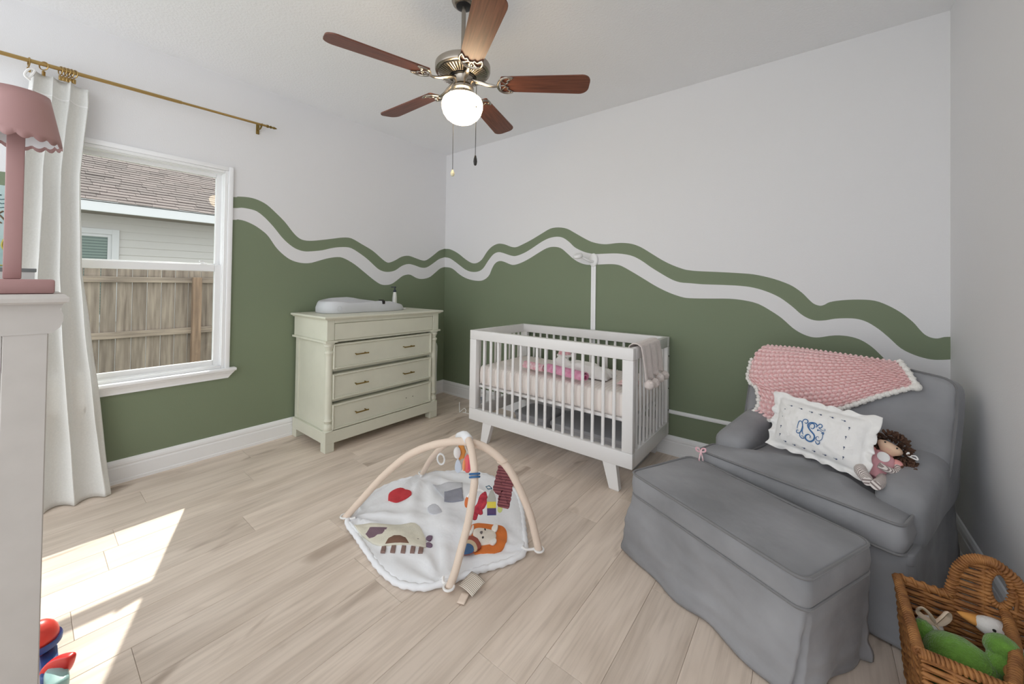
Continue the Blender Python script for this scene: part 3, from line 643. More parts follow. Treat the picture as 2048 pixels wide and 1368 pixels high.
ib.tube(catmull([(0.186, 0, -0.008), (0.160, 0, -0.010), (0.130, 0, -0.004), (0.100, 0, 0.008), (0.050, 0, 0.022)], 5), [0.007, 0.0075, 0.008, 0.0085, 0.009, 0.0095, 0.010, 0.010, 0.0105, 0.011, 0.0115, 0.012, 0.0125, 0.0125, 0.0125, 0.013, 0.013, 0.013, 0.013, 0.013, 0.013], 10, flat=0.7)
for x, y in ((0.245, 0.045), (0.245, -0.045), (0.218, 0)): ib.ball((x, y, -0.004), 0.005, 8)
iron_me = ib.mesh('blade_iron'); iron_me.materials.append(M['nickel'])
for kq in range(5):
    a = math.radians(37.0 + 72 * kq)
    o = link('blade', blade_me, fan); o.location = (0, 0, -0.446); o.rotation_euler = (Matrix.Rotation(a, 3, 'Z') @ Matrix.Rotation(math.radians(-12), 3, 'X')).to_euler()
    link('blade_iron', iron_me, o)
for pts, knob, lab in (([(0.052 * -0.9, 0.03, -0.44), (-0.095, 0.036, -0.47), (-0.112, 0.042, -0.52), (-0.112, 0.042, -0.862)], 'ball', 'pull chain with a small cream ball'), ([(0.050, -0.012, -0.44), (0.085, -0.014, -0.455), (0.112, -0.015, -0.500), (0.1135, -0.015, -0.54), (0.1135, -0.015, -0.842)], 'drop', 'pull chain with a grey drop')):
    b = B(); b.tube(catmull(pts, 4), 0.0016, 6); ch = b.make('pull_chain', M['darkmetal'], fan, label=lab)
    e = pts[-1]; b = B()
    if knob == 'ball': b.lathe([(0, 0), (0.004, -0.002), (0.007, -0.010), (0.0115, -0.020), (0.0115, -0.027), (0.007, -0.036), (0, -0.038)], 14, e)
    else: b.lathe([(0, 0), (0.004, -0.004), (0.008, -0.020), (0.0095, -0.034), (0.007, -0.050), (0, -0.055)], 14, e)
    b.make('pull_knob', M['pullball'] if knob == 'ball' else M['darkmetal'], ch)
    b = B(); b.ball((pts[-1][0], pts[-1][1], pts[-2][2] - 0.06), 0.004, 8); b.make('chain_link', M['darkmetal'], ch)
# ------------------------------------------------------------------ dresser
DL = (-3.06, 1.90, 0.0)
dr = thing('dresser', 'sage green dresser with turned corner columns and brass bar pulls, bottom drawer missing one pull', 'dresser', DL)
XF = -2.785; XBK = -3.336; Y0, Y1 = 1.372, 2.431
b = LB(DL); out = [(XBK, Y0 - 0.030), (XF + 0.032, Y0 - 0.030), (XF + 0.032, Y1 + 0.030), (XBK, Y1 + 0.030)]
def inset(o, d): # shrink all sides but the back
    return [(o[0][0], o[0][1] + d), (o[1][0] - d, o[1][1] + d), (o[2][0] - d, o[2][1] - d), (o[3][0], o[3][1] - d)]
b.rings([[(x, y, z) for x, y in inset(out, d)] for d, z in ((0.020, 0.972), (0.016, 0.978), (0.006, 0.982), (0.0, 0.988), (0.0, 0.995), (0.004, 1.0))]); b.make('top', M['sage'], dr, angle=30)
b = LB(DL)
b.box(XBK, XF - 0.016, Y0 + 0.002, Y1 - 0.002, 0.815, 0.974)
b.box(XF - 0.02, XF, Y0, 1.428, 0.820, 0.974, 0.002, 1); b.box(XF - 0.02, XF, 2.366, Y1, 0.820, 0.974, 0.002, 1)
b.box(XF - 0.02, XF, 1.428, 2.366, 0.948, 0.974, 0.002, 1); b.make('frieze', M['sage'], dr, smooth=False)
b = LB(DL); b.box(XF - 0.02, XF - 0.002, 1.4315, 2.3625, 0.822, 0.9445, 0.003, 1); b.make('drawer', M['sage'], dr, smooth=False, label='plain shallow top drawer without pulls')
b = LB(DL)
o2 = [(XBK, Y0 - 0.014), (XF + 0.014, Y0 - 0.014), (XF + 0.014, 1.447), (XF - 0.012, 1.447), (XF - 0.012, 2.350), (XF + 0.014, 2.350), (XF + 0.014, Y1 + 0.014), (XBK, Y1 + 0.014)]
b.prism(o2, 0.806, 0.820); b.make('moulding', M['sage'], dr, smooth=False)
b = LB(DL)
b.box(XBK, XF - 0.075, 1.395, 2.408, 0.150, 0.808)
b.box(XF - 0.08, XF - 0.030, 1.395, 1.420, 0.150, 0.808); b.box(XF - 0.08, XF - 0.030, 2.356, 2.408, 0.150, 0.808)
for ya, yb in ((1.388, 1.398), (2.405, 2.415)):
    b.box(XBK, XBK + 0.055, ya, yb, 0.150, 0.806, 0.002, 1); b.box(XF - 0.12, XF - 0.05, ya, yb, 0.150, 0.806, 0.002, 1)
for z in (0.582, 0.357): b.box(XF - 0.08, XF - 0.030, 1.42, 2.356, z + 0.002, z + 0.020, 0.002, 1)
b.make('body', M['sage'], dr, smooth=False)
b = LB(DL)
b.box(XBK, XF, Y0, Y1, 0.062, 0.150, 0.003, 1)
for ya, yb in ((Y0, 1.442), (2.346, Y1)):
    b.box(XF - 0.07, XF, ya, yb, 0, 0.066, 0.003, 1); b.box(XBK, XBK + 0.07, ya, yb, 0, 0.066, 0.003, 1)
b.make('plinth', M['sage'], dr, smooth=False)
prof = [(0.0, 0.806), (0.040, 0.806), (0.040, 0.796), (0.033, 0.790), (0.036, 0.780), (0.030, 0.772), (0.021, 0.745), (0.032, 0.738), (0.034, 0.728), (0.028, 0.720), (0.0245, 0.700), (0.0255, 0.60), (0.0275, 0.45), (0.0270, 0.30), (0.0245, 0.245), (0.031, 0.238), (0.033, 0.228), (0.027, 0.222), (0.022, 0.206), (0.031, 0.196), (0.034, 0.178), (0.033, 0.166), (0.029, 0.160), (0.036, 0.156), (0.036, 0.150), (0, 0.150)]
for y in (Y0 + 0.033, Y1 - 0.033):
    b = LB(DL); b.lathe(prof, 24, (XF - 0.030, y, 0)); b.make('column', M['sage'], dr, angle=50)
def bar_pull(y, z, parent):
    b = LB(DL); xs = XF - 0.004
    b.tube([(xs + 0.030, y - 0.050, z), (xs + 0.030, y + 0.050, z)], 0.0050, 10)
    for s in (-0.040, 0.040): b.tube([(xs - 0.010, y + s, z), (xs + 0.030, y + s, z)], 0.0042, 8)
    for s in (-0.050, 0.050): b.ball((xs + 0.030, y + s, z), 0.0062, 8)
    b.make('pull', M['brass_dull'], parent)
for (z0, z1, pulls) in ((0.604, 0.791, (1.642, 2.085)), (0.381, 0.567, (1.645, 2.088)), (0.156, 0.343, (1.650,))):
    b = LB(DL); ya, yb = 1.424, 2.352
    b.box(XF - 0.070, XF - 0.010, ya, yb, z0, z1, 0.002, 1)
    # raised beading around the drawer face
    for (pa, pb) in (((ya, z0), (yb, z0)), ((yb, z0), (yb, z1)), ((yb, z1), (ya, z1)), ((ya, z1), (ya, z0))): pass
    ring_frame(b, ya, yb, z0, z1, 0.013, XF - 0.012, XF + 0.002, bev=0.004)
    ring_frame(b, ya + 0.013, yb - 0.013, z0 + 0.013, z1 - 0.013, 0.006, XF - 0.012, XF - 0.005, bev=0.002)
    d = b.make('drawer', M['sage'], dr, angle=30)
    for y in pulls: bar_pull(y, 0.47 if z0 == 0.381 else (0.70 if z0 > 0.6 else 0.25), d)
    if len(pulls) == 1:
        b = LB(DL)
        for y in (2.080, 2.150): b.lathe([(0, 0), (0.004, 0), (0.004, 0.003), (0, 0.003)], 8); 
        b.bm.clear()
        for y in (2.085, 2.155): b.tube([(XF - 0.0105, y, 0.247), (XF - 0.0092, y, 0.247)], 0.0042, 8)
        b.make('screw_holes', M['darkmetal'], d)

# changing pad on the dresser
PL = (-3.135, 1.855, 1.0)
M['padgrey'] = mat('changing_pad_foam', (206, 208, 212), 0.55, var=0.05, vs=8)
pad = thing('changing_pad', 'pale grey peanut-shaped foam changing pad on the dresser', 'changing pad', PL)
def pad_out(a, k):
    c, s = math.cos(a), math.sin(a)
    y = 0.385 * math.copysign(abs(s) ** 0.72, s); x = 0.176 * math.copysign(abs(c) ** 0.72, c) * (1 - 0.08 * math.cos(PI * y / 0.385 * 1.2 + 0.4) )
    return x * k, y * k
def pad_h(a):
    y = pad_out(a, 1)[1]
    f = interp([(-0.39, 0.098), (-0.33, 0.098), (-0.22, 0.084), (-0.10, 0.082), (0.02, 0.094), (0.10, 0.096), (0.22, 0.082), (0.34, 0.058), (0.39, 0.050)], y)
    bk = interp([(-0.39, 0.098), (-0.24, 0.118), (-0.05, 0.122), (0.08, 0.098), (0.22, 0.082), (0.39, 0.050)], y)
    return lerp(bk, f, (math.cos(a) + 1) / 2)
na = 64; R = []
for k, zf in ((0.9, 0.0), (0.985, 0.0), (1.0, 0.12), (1.0, 0.45), (0.965, 0.85), (0.94, 0.96), (0.905, 1.0), (0.86, 0.97), (0.80, 0.80), (0.72, 0.55), (0.5, 0.42), (0.25, 0.38)):
    R.append([(*pad_out(2 * PI * j / na, k), max(0.001, zf * pad_h(2 * PI * j / na))) for j in range(na)])
b = B(); b.rings(R); b.make('foam_body', M['padgrey'], pad, angle=180)
b = B(); b.box(0.112, 0.150, 0.085, 0.118, 0.092, 0.104, 0.004); b.box(0.140, 0.176, 0.090, 0.113, 0.066, 0.098, 0.004); b.make('buckle', M['darkmetal'], pad)
b = B(); b.tube([(0.1755, -0.30 + 0.018 * math.cos(t), 0.045 + 0.018 * math.sin(t)) for t in [2 * PI * i / 16 for i in range(16)]], 0.0025, 6, loop=True); b.make('embossed_ring', M['padgrey'], pad)
# lotion bottle and folded cloth behind it
M['bottlewhite'] = mat('bottle_white', (236, 236, 232), 0.35); M['bottlegrey'] = mat('label_grey', (196, 198, 206), 0.5); M['pumpnavy'] = mat('pump_navy', (38, 46, 62), 0.35)
bot = thing('lotion_bottle', 'white lotion bottle with a dark pump behind the changing pad', 'bottle', (-3.262, 2.275, 1.0), math.radians(-36))
b = B(); b.rings([[(rx * math.cos(2 * PI * j / 24), ry * math.sin(2 * PI * j / 24), z) for j in range(24)] for rx, ry, z in ((0.030, 0.016, 0), (0.038, 0.022, 0.004), (0.0385, 0.0225, 0.05), (0.0375, 0.022, 0.09), (0.034, 0.020, 0.12), (0.026, 0.017, 0.145), (0.016, 0.014, 0.160), (0.013, 0.013, 0.164))]); b.make('bottle_body', M['bottlewhite'], bot, angle=60)
b = B(); b.box(-0.023, 0.025, -0.0236, -0.0226, 0.024, 0.110)
b.make('front_label', M['bottlegrey'], bot, smooth=False)
b = B(); b.lathe([(0, 0.162), (0.0145, 0.162), (0.0145, 0.180), (0.007, 0.184), (0.005, 0.205), (0.013, 0.207), (0.013, 0.216), (0, 0.218)], 16); b.box(-0.005, 0.005, -0.036, 0.004, 0.207, 0.216, 0.002); b.make('pump', M['pumpnavy'], bot)
cl_ = thing('folded_cloth', 'small folded white cloth between the changing pad and the lotion bottle', 'cloth', (-3.285, 2.225, 1.0))
b = B()
for i, (w, d, z) in enumerate(((0.075, 0.07, 0.0), (0.072, 0.066, 0.022), (0.070, 0.063, 0.044))): b.slab(rrect(w, d, 0.015, 3), z, z + 0.0225, 0.009, 0.002 * (i + 1), 3)
b.make('layers', M['cotton'], cl_)
cl2 = thing('small_wipe', 'crumpled white wipe at the end of the changing pad', 'cloth', (-3.10, 2.262, 1.0))
b = B(); b.grid(lambda u, v: ((u - 0.5) * 0.05, (v - 0.5) * 0.04, 0.004 + 0.010 * (0.5 + nz(u * 3, v * 3, 3)) * math.sin(PI * u)), 10, 8); b.make('tissue', M['cotton'], cl2, angle=180)
# white folded tub leaning behind the dresser
tubt = thing('baby_bath', 'white folded baby bath standing behind the right side of the dresser', 'bath', (-3.235, 2.63, 0.0))
b = B(); b.slab(rrect(0.29, 0.64, 0.07, 6, 0, 0.325), -0.06, 0.06, 0.03, -0.012, 4, fn=lambda x, y, z: (z, x, y)); b.make('shell', M['bottlewhite'], tubt)
b = B(); b.tube([(0.062, x, y) for x, y in rrect(0.22, 0.50, 0.05, 5, 0, 0.325)], 0.008, 6, loop=True); b.make('rim', M['trim'], tubt)

# ------------------------------------------------------------------ crib
CRX, CRY = -2.190, 2.250; CW, CD = 1.353, 0.738
CRL = (CRX + CW / 2, CRY + CD / 2, 0)
crib = thing('crib', 'white wooden slatted baby crib with angled legs against the green wall', 'crib', CRL)
X0, X1, Yf, Yb = CRX, CRX + CW, CRY, CRY + CD
ZB, ZT = 0.160, 0.880
def rail(nm, x0, x1, y0, y1, z0, z1): b = LB(CRL); b.box(x0, x1, y0, y1, z0, z1, 0.003, 2); b.make(nm, M['cribwhite'], crib)
for y in (Yf, Yb - 0.045):
    rail('top_rail', X0, X1, y, y + 0.045, ZT - 0.072, ZT); rail('bottom_rail', X0, X1, y, y + 0.045, ZB, ZB + 0.092)
for x in (X0, X1 - 0.032):
    rail('end_top_rail', x, x + 0.032, Yf + 0.0455, Yb - 0.0455, ZT - 0.072, ZT); rail('end_bottom_rail', x, x + 0.032, Yf + 0.0455, Yb - 0.0455, ZB, ZB + 0.092)
for x in (X0, X1 - 0.068):
    for y in (Yf, Yb - 0.045): rail('corner_post', x, x + 0.068, y, y + 0.045, ZB + 0.0925, ZT - 0.0725)
s = B(); s.rings([[(x * 0.011, y * 0.0085, z) for x, y in [(math.cos(2 * PI * j / 12), math.sin(2 * PI * j / 12)) for j in range(12)]] for z in (0, ZT - ZB - 0.164)]); slat_me = s.mesh('slat'); slat_me.materials.append(M['cribwhite'])
for i in range(16):
    for y in (Yf + 0.022, Yb - 0.022):
        o = link('slat', slat_me, crib); o.location = (-2.052 + 0.07255 * i - CRL[0], y - CRL[1], ZB + 0.092)
for i in range(9):
    for x in (X0 + 0.016, X1 - 0.016):
        o = link('slat', slat_me, crib); o.location = (x - CRL[0], Yf + 0.105 + 0.066 * i - CRL[1], ZB + 0.092); o.rotation_euler = (0, 0, PI / 2)
for xt, xb in ((-1.997, -2.030), (-0.985, -0.952)):
    for y in (Yf + 0.004, Yb - 0.042):
        b = LB(CRL); b.rings([[(xt - 0.044, y, ZB + 0.001), (xt + 0.044, y, ZB + 0.001), (xt + 0.044, y + 0.038, ZB + 0.001), (xt - 0.044, y + 0.038, ZB + 0.001)],
                              [(xb - 0.032, y, 0.008), (xb + 0.032, y, 0.008), (xb + 0.032, y + 0.038, 0.008), (xb - 0.032, y + 0.038, 0.008)],
                              [(xb - 0.026, y + 0.005, 0.0), (xb + 0.026, y + 0.005, 0.0), (xb + 0.026, y + 0.033, 0.0), (xb - 0.026, y + 0.033, 0.0)]])
        b.make('leg', M['cribwhite'], crib, smooth=False)
b = LB(CRL); b.box(X0 + 0.034, X1 - 0.034, Yf + 0.047, Yb - 0.047, 0.418, 0.436, 0.002); b.make('spring_frame', M['cribwhite'], crib, smooth=False)
b = LB(CRL)
for x in (X1 + 0.0005,):
    for y in (Yb - 0.022,):
        for z in (0.50, 0.34, 0.74): b.tube([(x - 0.002, y, z), (x + 0.003, y, z)], 0.005, 8)
b.make('bolt_heads', M['darkmetal'], crib)
# mattress
ML = ((X0 + X1) / 2, (Yf + Yb) / 2, 0.437)
mt = thing('crib_mattress', 'crib mattress in a cream sheet with fine stripes', 'mattress', ML)
b = B(); b.slab(rrect(CW - 0.076, CD - 0.106, 0.05, 5), 0.0, 0.150, 0.032, 0.010, 6, bulge=0.004)
b.make('mattress_core', M['sheet'], mt)
b = B()
for i in range(17):
    x = -0.60 + 0.075 * i
    for sgn in (-1, 1):
        yy = (CD - 0.106) / 2 * sgn
        b.tube([(x, yy * 1.012, 0.012), (x, yy * 1.012, 0.10), (x, yy * 0.985, 0.140), (x, yy * 0.93, 0.1525)], 0.0035, 6)
b.make('sheet_folds', M['sheet'], mt, kind='stuff')
MZ = 0.437 + 0.160
# folded baby clothes on the mattress
M['babypink'] = mat('baby_pink_knit', (232, 176, 200), 0.9, var=0.18, vs=30, col2=(214, 128, 164), bump=(160, 0.2)); M['rosepink'] = mat('rose_print', (226, 152, 168), 0.9, var=0.5, vs=55, col2=(240, 220, 222))
M['magenta'] = mat('magenta_lining', (168, 44, 106), 0.9)
def roll(nm, lab, p0, p1, r, mt_, inner, cat='cloth', turns=1.6):
    p0, p1 = Vector(p0), Vector(p1); ax = (p1 - p0); ln = ax.length; ang = math.atan2(ax.y, ax.x)
    t = thing(nm, lab, cat, p0, ang)
    n = 40
    def spir(k): a = turns * 2 * PI * k / n; rr = r * (0.30 + 0.70 * k / n); return rr, a
    b = B()
    th = r * 0.16
    def P(k, x, o): rr, a = spir(k); rr += o; return (x + 0.006 * nz(x * 30, a), rr * math.cos(a), r + rr * math.sin(a) * 0.86)
    loop = [(k, th / 2) for k in range(n + 1)] + [(k, -th / 2) for k in range(n, -1, -1)]
    b.rings([[P(k, ln * i / 8, o) for k, o in loop] for i in range(9)]); b.make('rolled_cloth', mt_, t, angle=60)
    b = B(); b.tube([(0.004, 0, r), (ln - 0.004, 0, r)], r * 0.28, 10); b.make('inner_lining', inner, t)
    return t
roll('rolled_sleeper', 'rose patterned baby sleeper rolled up at the left on the crib mattress', (-1.755, 2.43, MZ), (-1.56, 2.40, MZ), 0.036, M['rosepink'], M['cotton'])
roll('rolled_swaddle', 'pink rolled swaddle lying along the front of the crib mattress', (-1.545, 2.425, MZ), (-1.20, 2.35, MZ), 0.040, M['babypink'], M['magenta'])
def cloth_heap(nm, lab, c, sx, sy, hgt, m_, seed, cat='cloth', rot=0.0):
    t = thing(nm, lab, cat, c, rot); b = B()
    def P(u, v):
        x, y = (u - 0.5), (v - 0.5); rr = min(1, (1 - abs(2 * x)) * (1 - abs(2 * y)) * 4)
        z = hgt * rr ** 0.5 * (0.65 + 0.7 * nz(u * 3, v * 3, seed)) + 0.006
        return (x * sx + 0.03 * nz(u * 4, v * 4, seed + 3), y * sy + 0.02 * nz(u * 4, v * 4, seed + 5), max(0.003, z))
    b.grid(P, 34, 24); o = b.make('folded_fabric', m_, t, angle=180)
    md = o.modifiers.new('thickness', 'SOLIDIFY'); md.thickness = 0.003; md.offset = 1
    return t
cloth_heap('white_blanket', 'crumpled white muslin heaped behind the pink swaddle in the crib', (-1.34, 2.565, MZ), 0.46, 0.20, 0.105, M['cotton'], 4)
t = thing('baby_hat', 'small pink pointed baby hat propped on the white muslin in the crib', 'hat', (-1.50, 2.585, MZ + 0.11), 0.5)
b = B(); b.lathe([(0.0, 0.0), (0.048, 0.0), (0.052, 0.012), (0.044, 0.04), (0.028, 0.075), (0.010, 0.104), (0, 0.11)], 18); b.make('hat_cone', M['rosepink'], t, angle=180)
b = B(); b.tube([(0.052 * math.cos(2 * PI * i / 20), 0.052 * math.sin(2 * PI * i / 20), 0.008) for i in range(20)], 0.009, 8, loop=True); b.make('brim', M['cotton'], t)
cloth_heap('pale_pink_cloth', 'small pale pink crumpled cloth at the right end of the crib mattress', (-0.96, 2.52, MZ), 0.12, 0.14, 0.030, M['yarn'], 9)

# throw with pompoms over the right end rail
M['throw'] = mat('fluffy_throw', (226, 216, 212), 0.95, var=0.05, vs=40, bump=(180, 0.4), sheen=0.4)
TL_ = (X1 - 0.016, 2.52, ZT)
th = thing('pompom_throw', 'fluffy off-white throw with pompoms hung over the right end of the crib', 'throw', TL_)
prof_t = [(-0.060, -0.105), (-0.050, -0.05), (-0.034, 0.004), (-0.014, 0.018), (0.014, 0.018), (0.034, 0.004), (0.044, -0.06), (0.050, -0.13), (0.056, -0.200)]
def tp(u, v):
    k = v * (len(prof_t) - 1); i = min(int(k), len(prof_t) - 2); f = k - i
    x = lerp(prof_t[i][0], prof_t[i + 1][0], f); z = lerp(prof_t[i][1], prof_t[i + 1][1], f)
    s = max(0.0, abs(v - 0.45) - 0.1)
    x += 0.026 * s * math.sin(u * 2 * PI * 3.3 + 0.6) * (1 if v > 0.45 else 0.3)
    z += (0.016 * math.sin(u * 9 + 1) + 0.03 * (u - 0.5)) * max(0, v - 0.6)
    return (x, lerp(-0.20, 0.155, u) * (1 - 0.06 * s), z)
b = B(); b.grid(tp, 48, 32); o = b.make('fabric', M['throw'], th, angle=180); md = o.modifiers.new('thickness', 'SOLIDIFY'); md.thickness = 0.006; md.offset = 1
pm = B()
pt = bmesh.new(); bmesh.ops.create_icosphere(pt, subdivisions=3, radius=0.030)
for w in pt.verts: w.co *= 1 + 0.10 * noise.noise(w.co * 130)
pm.merge(pt); pom_me = pm.mesh('pompom'); pom_me.materials.append(M['throw'])
for u in (0.06, 0.36, 0.66, 0.95):
    p = tp(u, 1.0); o = link('pompom', pom_me, th); o.location = (p[0] + 0.012, p[1], p[2] - 0.022)

# storage bins below the crib
M['bingrey'] = mat('bin_grey', (176, 178, 184), 0.6, var=0.05, vs=10)
def bin_(lab, x0, x1, y0, y1, hgt):
    c = ((x0 + x1) / 2, (y0 + y1) / 2, 0.0); t = thing('storage_bin', lab, 'bin', c, 0, None, 'storage bins below the crib')
    w, d = x1 - x0, y1 - y0; b = B(); R = []
    for k, z in ((0.90, 0.0), (0.93, 0.006), (1.0, hgt - 0.03)): R.append([(x * k, y * k, z) for x, y in rrect(w, d, 0.05, 5, sub=2)])
    b.rings(R); b.make('tub', M['bingrey'], t)
    b = B(); b.slab(rrect(w + 0.012, d + 0.012, 0.05, 5), hgt - 0.032, hgt, 0.008, 0.006, 4); b.make('lid', M['bingrey'], t)
    b = B(); b.tube([(w * 0.478 * s, -d / 2 * 0.985, z) for s, z in ((-0.30, hgt - 0.05), (-0.28, hgt - 0.09), (0.28, hgt - 0.09), (0.30, hgt - 0.05))], 0.006, 6); b.make('handle', M['bingrey'], t)
bin_('long low grey storage bin below the right half of the crib', -1.62, -0.92, 2.56, 2.93, 0.185)
bin_('short grey storage bin below the left part of the crib', -2.02, -1.70, 2.62, 2.93, 0.165)
# small pail and charger beside the crib
t = thing('small_pail', 'small pale blue-grey pail on the floor behind the left end of the crib', 'pail', (-2.52, 2.72, 0))
b = B(); b.lathe([(0, 0), (0.062, 0), (0.066, 0.004), (0.052, 0.150), (0.056, 0.156), (0.050, 0.156), (0.046, 0.02), (0, 0.02)], 24); b.make('pail_body', mat('pail_blue', (190, 196, 204), 0.5), t)
b = B(); b.tube([(0.052 * math.cos(a), 0.052 * math.sin(a), 0.15 + 0.0 * a) for a in [2 * PI * i / 20 for i in range(20)]], 0.005, 6, loop=True); b.make('pail_rim', M['bingrey'], t)
t = thing('charging_cable', 'loop of thin white charging cable on the floor left of the crib', 'cable', (-2.67, 2.62, 0.0))
b = B(); b.tube(catmull([(-0.03, 0.02, 0.100), (-0.03, 0.02, 0.06), (-0.025, 0.02, 0.012), (-0.028, 0.022, 0.004), (0.0, 0.03, 0.03), (0.03, 0.03, 0.05), (0.05, 0.03, 0.035), (0.04, 0.03, 0.012), (0.01, 0.03, 0.006), (0.07, 0.05, 0.004)], 6), 0.0035, 6); b.make('cord_loop', M['cotton'], t)

# baby monitor camera and cable covers on the back wall
CX_ = -1.470
t = thing('cable_cover', 'vertical white cable cover running from the baby camera down behind the crib', 'cable cover', (CX_, YB, 0.9), 0, None, 'white cable covers')
b = LB((CX_, YB, 0.9)); b.box(CX_ - 0.022, CX_ + 0.022, YB - 0.012, YB, 0.34, 1.425, 0.004); b.make('cover_strip', M['trim'], t)
b = LB((CX_, YB, 0.9)); b.box(CX_ - 0.006, CX_ + 0.006, YB - 0.0135, YB - 0.011, 0.34, 1.425, 0.001, 1); b.make('centre_rib', M['vinyl'], t)
t = thing('cable_cover', 'horizontal white cable cover between the crib and the grey armchair', 'cable cover', (-0.6, YB, 0.33), 0, None, 'white cable covers')
b = LB((-0.6, YB, 0.33)); b.box(CX_ - 0.022, 0.30, YB - 0.012, YB, 0.306, 0.334, 0.004); b.make('cover_strip', M['trim'], t)
b = LB((-0.6, YB, 0.33)); b.box(CX_ - 0.022, 0.30, YB - 0.0135, YB - 0.011, 0.313, 0.318, 0.001, 1); b.make('centre_rib', M['vinyl'], t)
CM = (CX_, YB, 1.46)
t = thing('baby_camera', 'small white baby monitor camera on a wall bracket above the crib', 'camera', CM)
b = LB(CM); b.slab([(CX_ + 0.040 * math.cos(a), 1.472 + 0.058 * math.sin(a)) for a in [2 * PI * i / 28 for i in range(28)]], 0.0, 0.022, 0.010, 0.004, 3, fn=lambda x, z, y: (x, YB - y, z)); b.make('wall_plate', M['vinyl'], t)
b = LB(CM); b.tube(catmull([(CX_ + 0.002, YB - 0.018, 1.462), (CX_ - 0.004, YB - 0.05, 1.458), (CX_ - 0.030, YB - 0.085, 1.474), (CX_ - 0.056, YB - 0.110, 1.492)], 5), 0.010, 10); b.make('arm', M['vinyl'], t)
hd = (CX_ - 0.083, YB - 0.135, 1.500)
b = LB(CM); b.M = b.M @ Matrix.Translation(Vector(hd)) @ Matrix.Rotation(math.radians(22), 4, 'X'); b.lathe([(0, -0.014), (0.034, -0.014), (0.041, -0.008), (0.043, 0.004), (0.038, 0.016), (0.02, 0.021), (0, 0.022)], 28); b.make('head', M['vinyl'], t)
b = LB(CM); b.M = b.M @ Matrix.Translation(Vector(hd)) @ Matrix.Rotation(math.radians(22), 4, 'X'); b.lathe([(0, -0.0165), (0.024, -0.0165), (0.026, -0.0135), (0, -0.0135)], 24); b.make('lens', M['black'], t)
# ------------------------------------------------------------------ armchair
def fillet(poly, r, n=5, sub=5):
    res = []; k = len(poly)
    for i in range(k):
        p0, p, p1 = Vector(poly[i - 1]), Vector(poly[i]), Vector(poly[(i + 1) % k])
        a = p + (p0 - p).normalized() * min(r, (p0 - p).length * 0.45); c = p + (p1 - p).normalized() * min(r, (p1 - p).length * 0.45)
        for j in range(n + 1):
            t = j / n; q = a * (1 - t) ** 2 + p * 2 * t * (1 - t) + c * t * t; res.append((q.x, q.y))
    return densify(res, sub)
AO, AR = (-0.08, 2.0, 0.0), math.radians(-17.7)
ch = thing('armchair', 'grey velvet skirted armchair in the corner with a pink crochet blanket over its back', 'armchair', AO, AR)
V = M['velvet']
def wr(x, y, z, a=0.004, s=7.0): return a * nz(x, y, z, s)
tout = fillet([(-0.395, 0.0), (0.352, 0.0), (0.355, 0.150), (0.238, 0.165), (0.240, 0.58), (-0.240, 0.58), (-0.238, 0.165), (-0.390, 0.150)], 0.035, 5, 8)
def seatfn(x, y, z):
    k = max(0.0, z - 0.41) / 0.05
    g = 0.0055 * math.sin(46 * math.hypot(x + 0.45, (y - 0.75) * 1.1)) * max(0, 1 - abs(y - 0.25) * 2.2)
    return (x, y, z + k * (g + wr(x, y, 0, 0.006, 5)))
b = B(); b.slab(tout, 0.322, 0.438, 0.030, 0.030, 14, 4, seatfn, 0.008); b.make('seat_cushion', V, ch, angle=180)
b = B()
for z in (0.432, 0.328): b.tube([(x * 0.988, 0.28 + (y - 0.28) * 0.988, z) for x, y in tout], 0.0055, 6, loop=True)
b.make('seat_piping', M['velvet_pipe'], ch)
b = B(); b.slab(rrect(0.66, 0.72, 0.05, 4, 0, 0.43), 0.05, 0.29, 0.02, 0, 3); b.slab(rrect(0.738, 0.80, 0.03, 4, 0, 0.43), 0.285, 0.331, 0.008, 0, 3); b.make('seat_base', V, ch)
def skirt(parent, top, bot, z0, z1, nfold, seed, nm='skirt', corner=0.030, amp=0.010):
    """cloth skirt between two closed outlines of equal length with soft folds and kick pleats at the corners"""
    n = len(top); bq = []
    cum = [0.0]
    for i in range(n): cum.append(cum[-1] + math.dist(bot[i], bot[(i + 1) % n]))
    corners = [i for i in range(n) if abs(math.atan2(*(lambda u, w: (u[0] * w[1] - u[1] * w[0], u[0] * w[0] + u[1] * w[1]))((bot[i][0] - bot[i - 3][0], bot[i][1] - bot[i - 3][1]), (bot[(i + 3) % n][0] - bot[i][0], bot[(i + 3) % n][1] - bot[i][1])))) > 0.9]
    cx = sum(p[0] for p in bot) / n; cy = sum(p[1] for p in bot) / n
    b = B(); rows = 26; R = []
    for r in range(rows + 1):
        t = r / rows; ring = []
        for i in range(n):
            x, y = lerp(top[i][0], bot[i][0], t), lerp(top[i][1], bot[i][1], t); s = cum[i]
            dx, dy = x - cx, y - cy; l = math.hypot(dx, dy)
            w = amp * t ** 0.8 * (math.sin(2 * PI * s * nfold + 2 * nz(s, t, seed)) * 0.35 + 1.8 * nz(s * 3.2, t * 1.4, seed + 2)) + (0.4 * amp) * nz(s * 6 + t * 2.5, t * 6 - s * 3, seed + 9) * (0.5 + t)
            if i in corners: w -= corner * t
            ring.append((x + dx / l * w, y + dy / l * w, lerp(z1, z0, t) + 0.004 * nz(s * 6, 0, seed) * t))
        R.append(ring)
    b.rings(R, cap0=False, cap1=False)
    o = b.make(nm, V, parent, angle=180); md = o.modifiers.new('thickness', 'SOLIDIFY'); md.thickness = 0.004
    return o
tp_ = rrect(0.735, 0.80, 0.03, 4, 0, 0.43, sub=14); bt_ = rrect(0.775, 0.84, 0.03, 4, 0.0, 0.425, sub=14)
nmin = min(len(tp_), len(bt_))
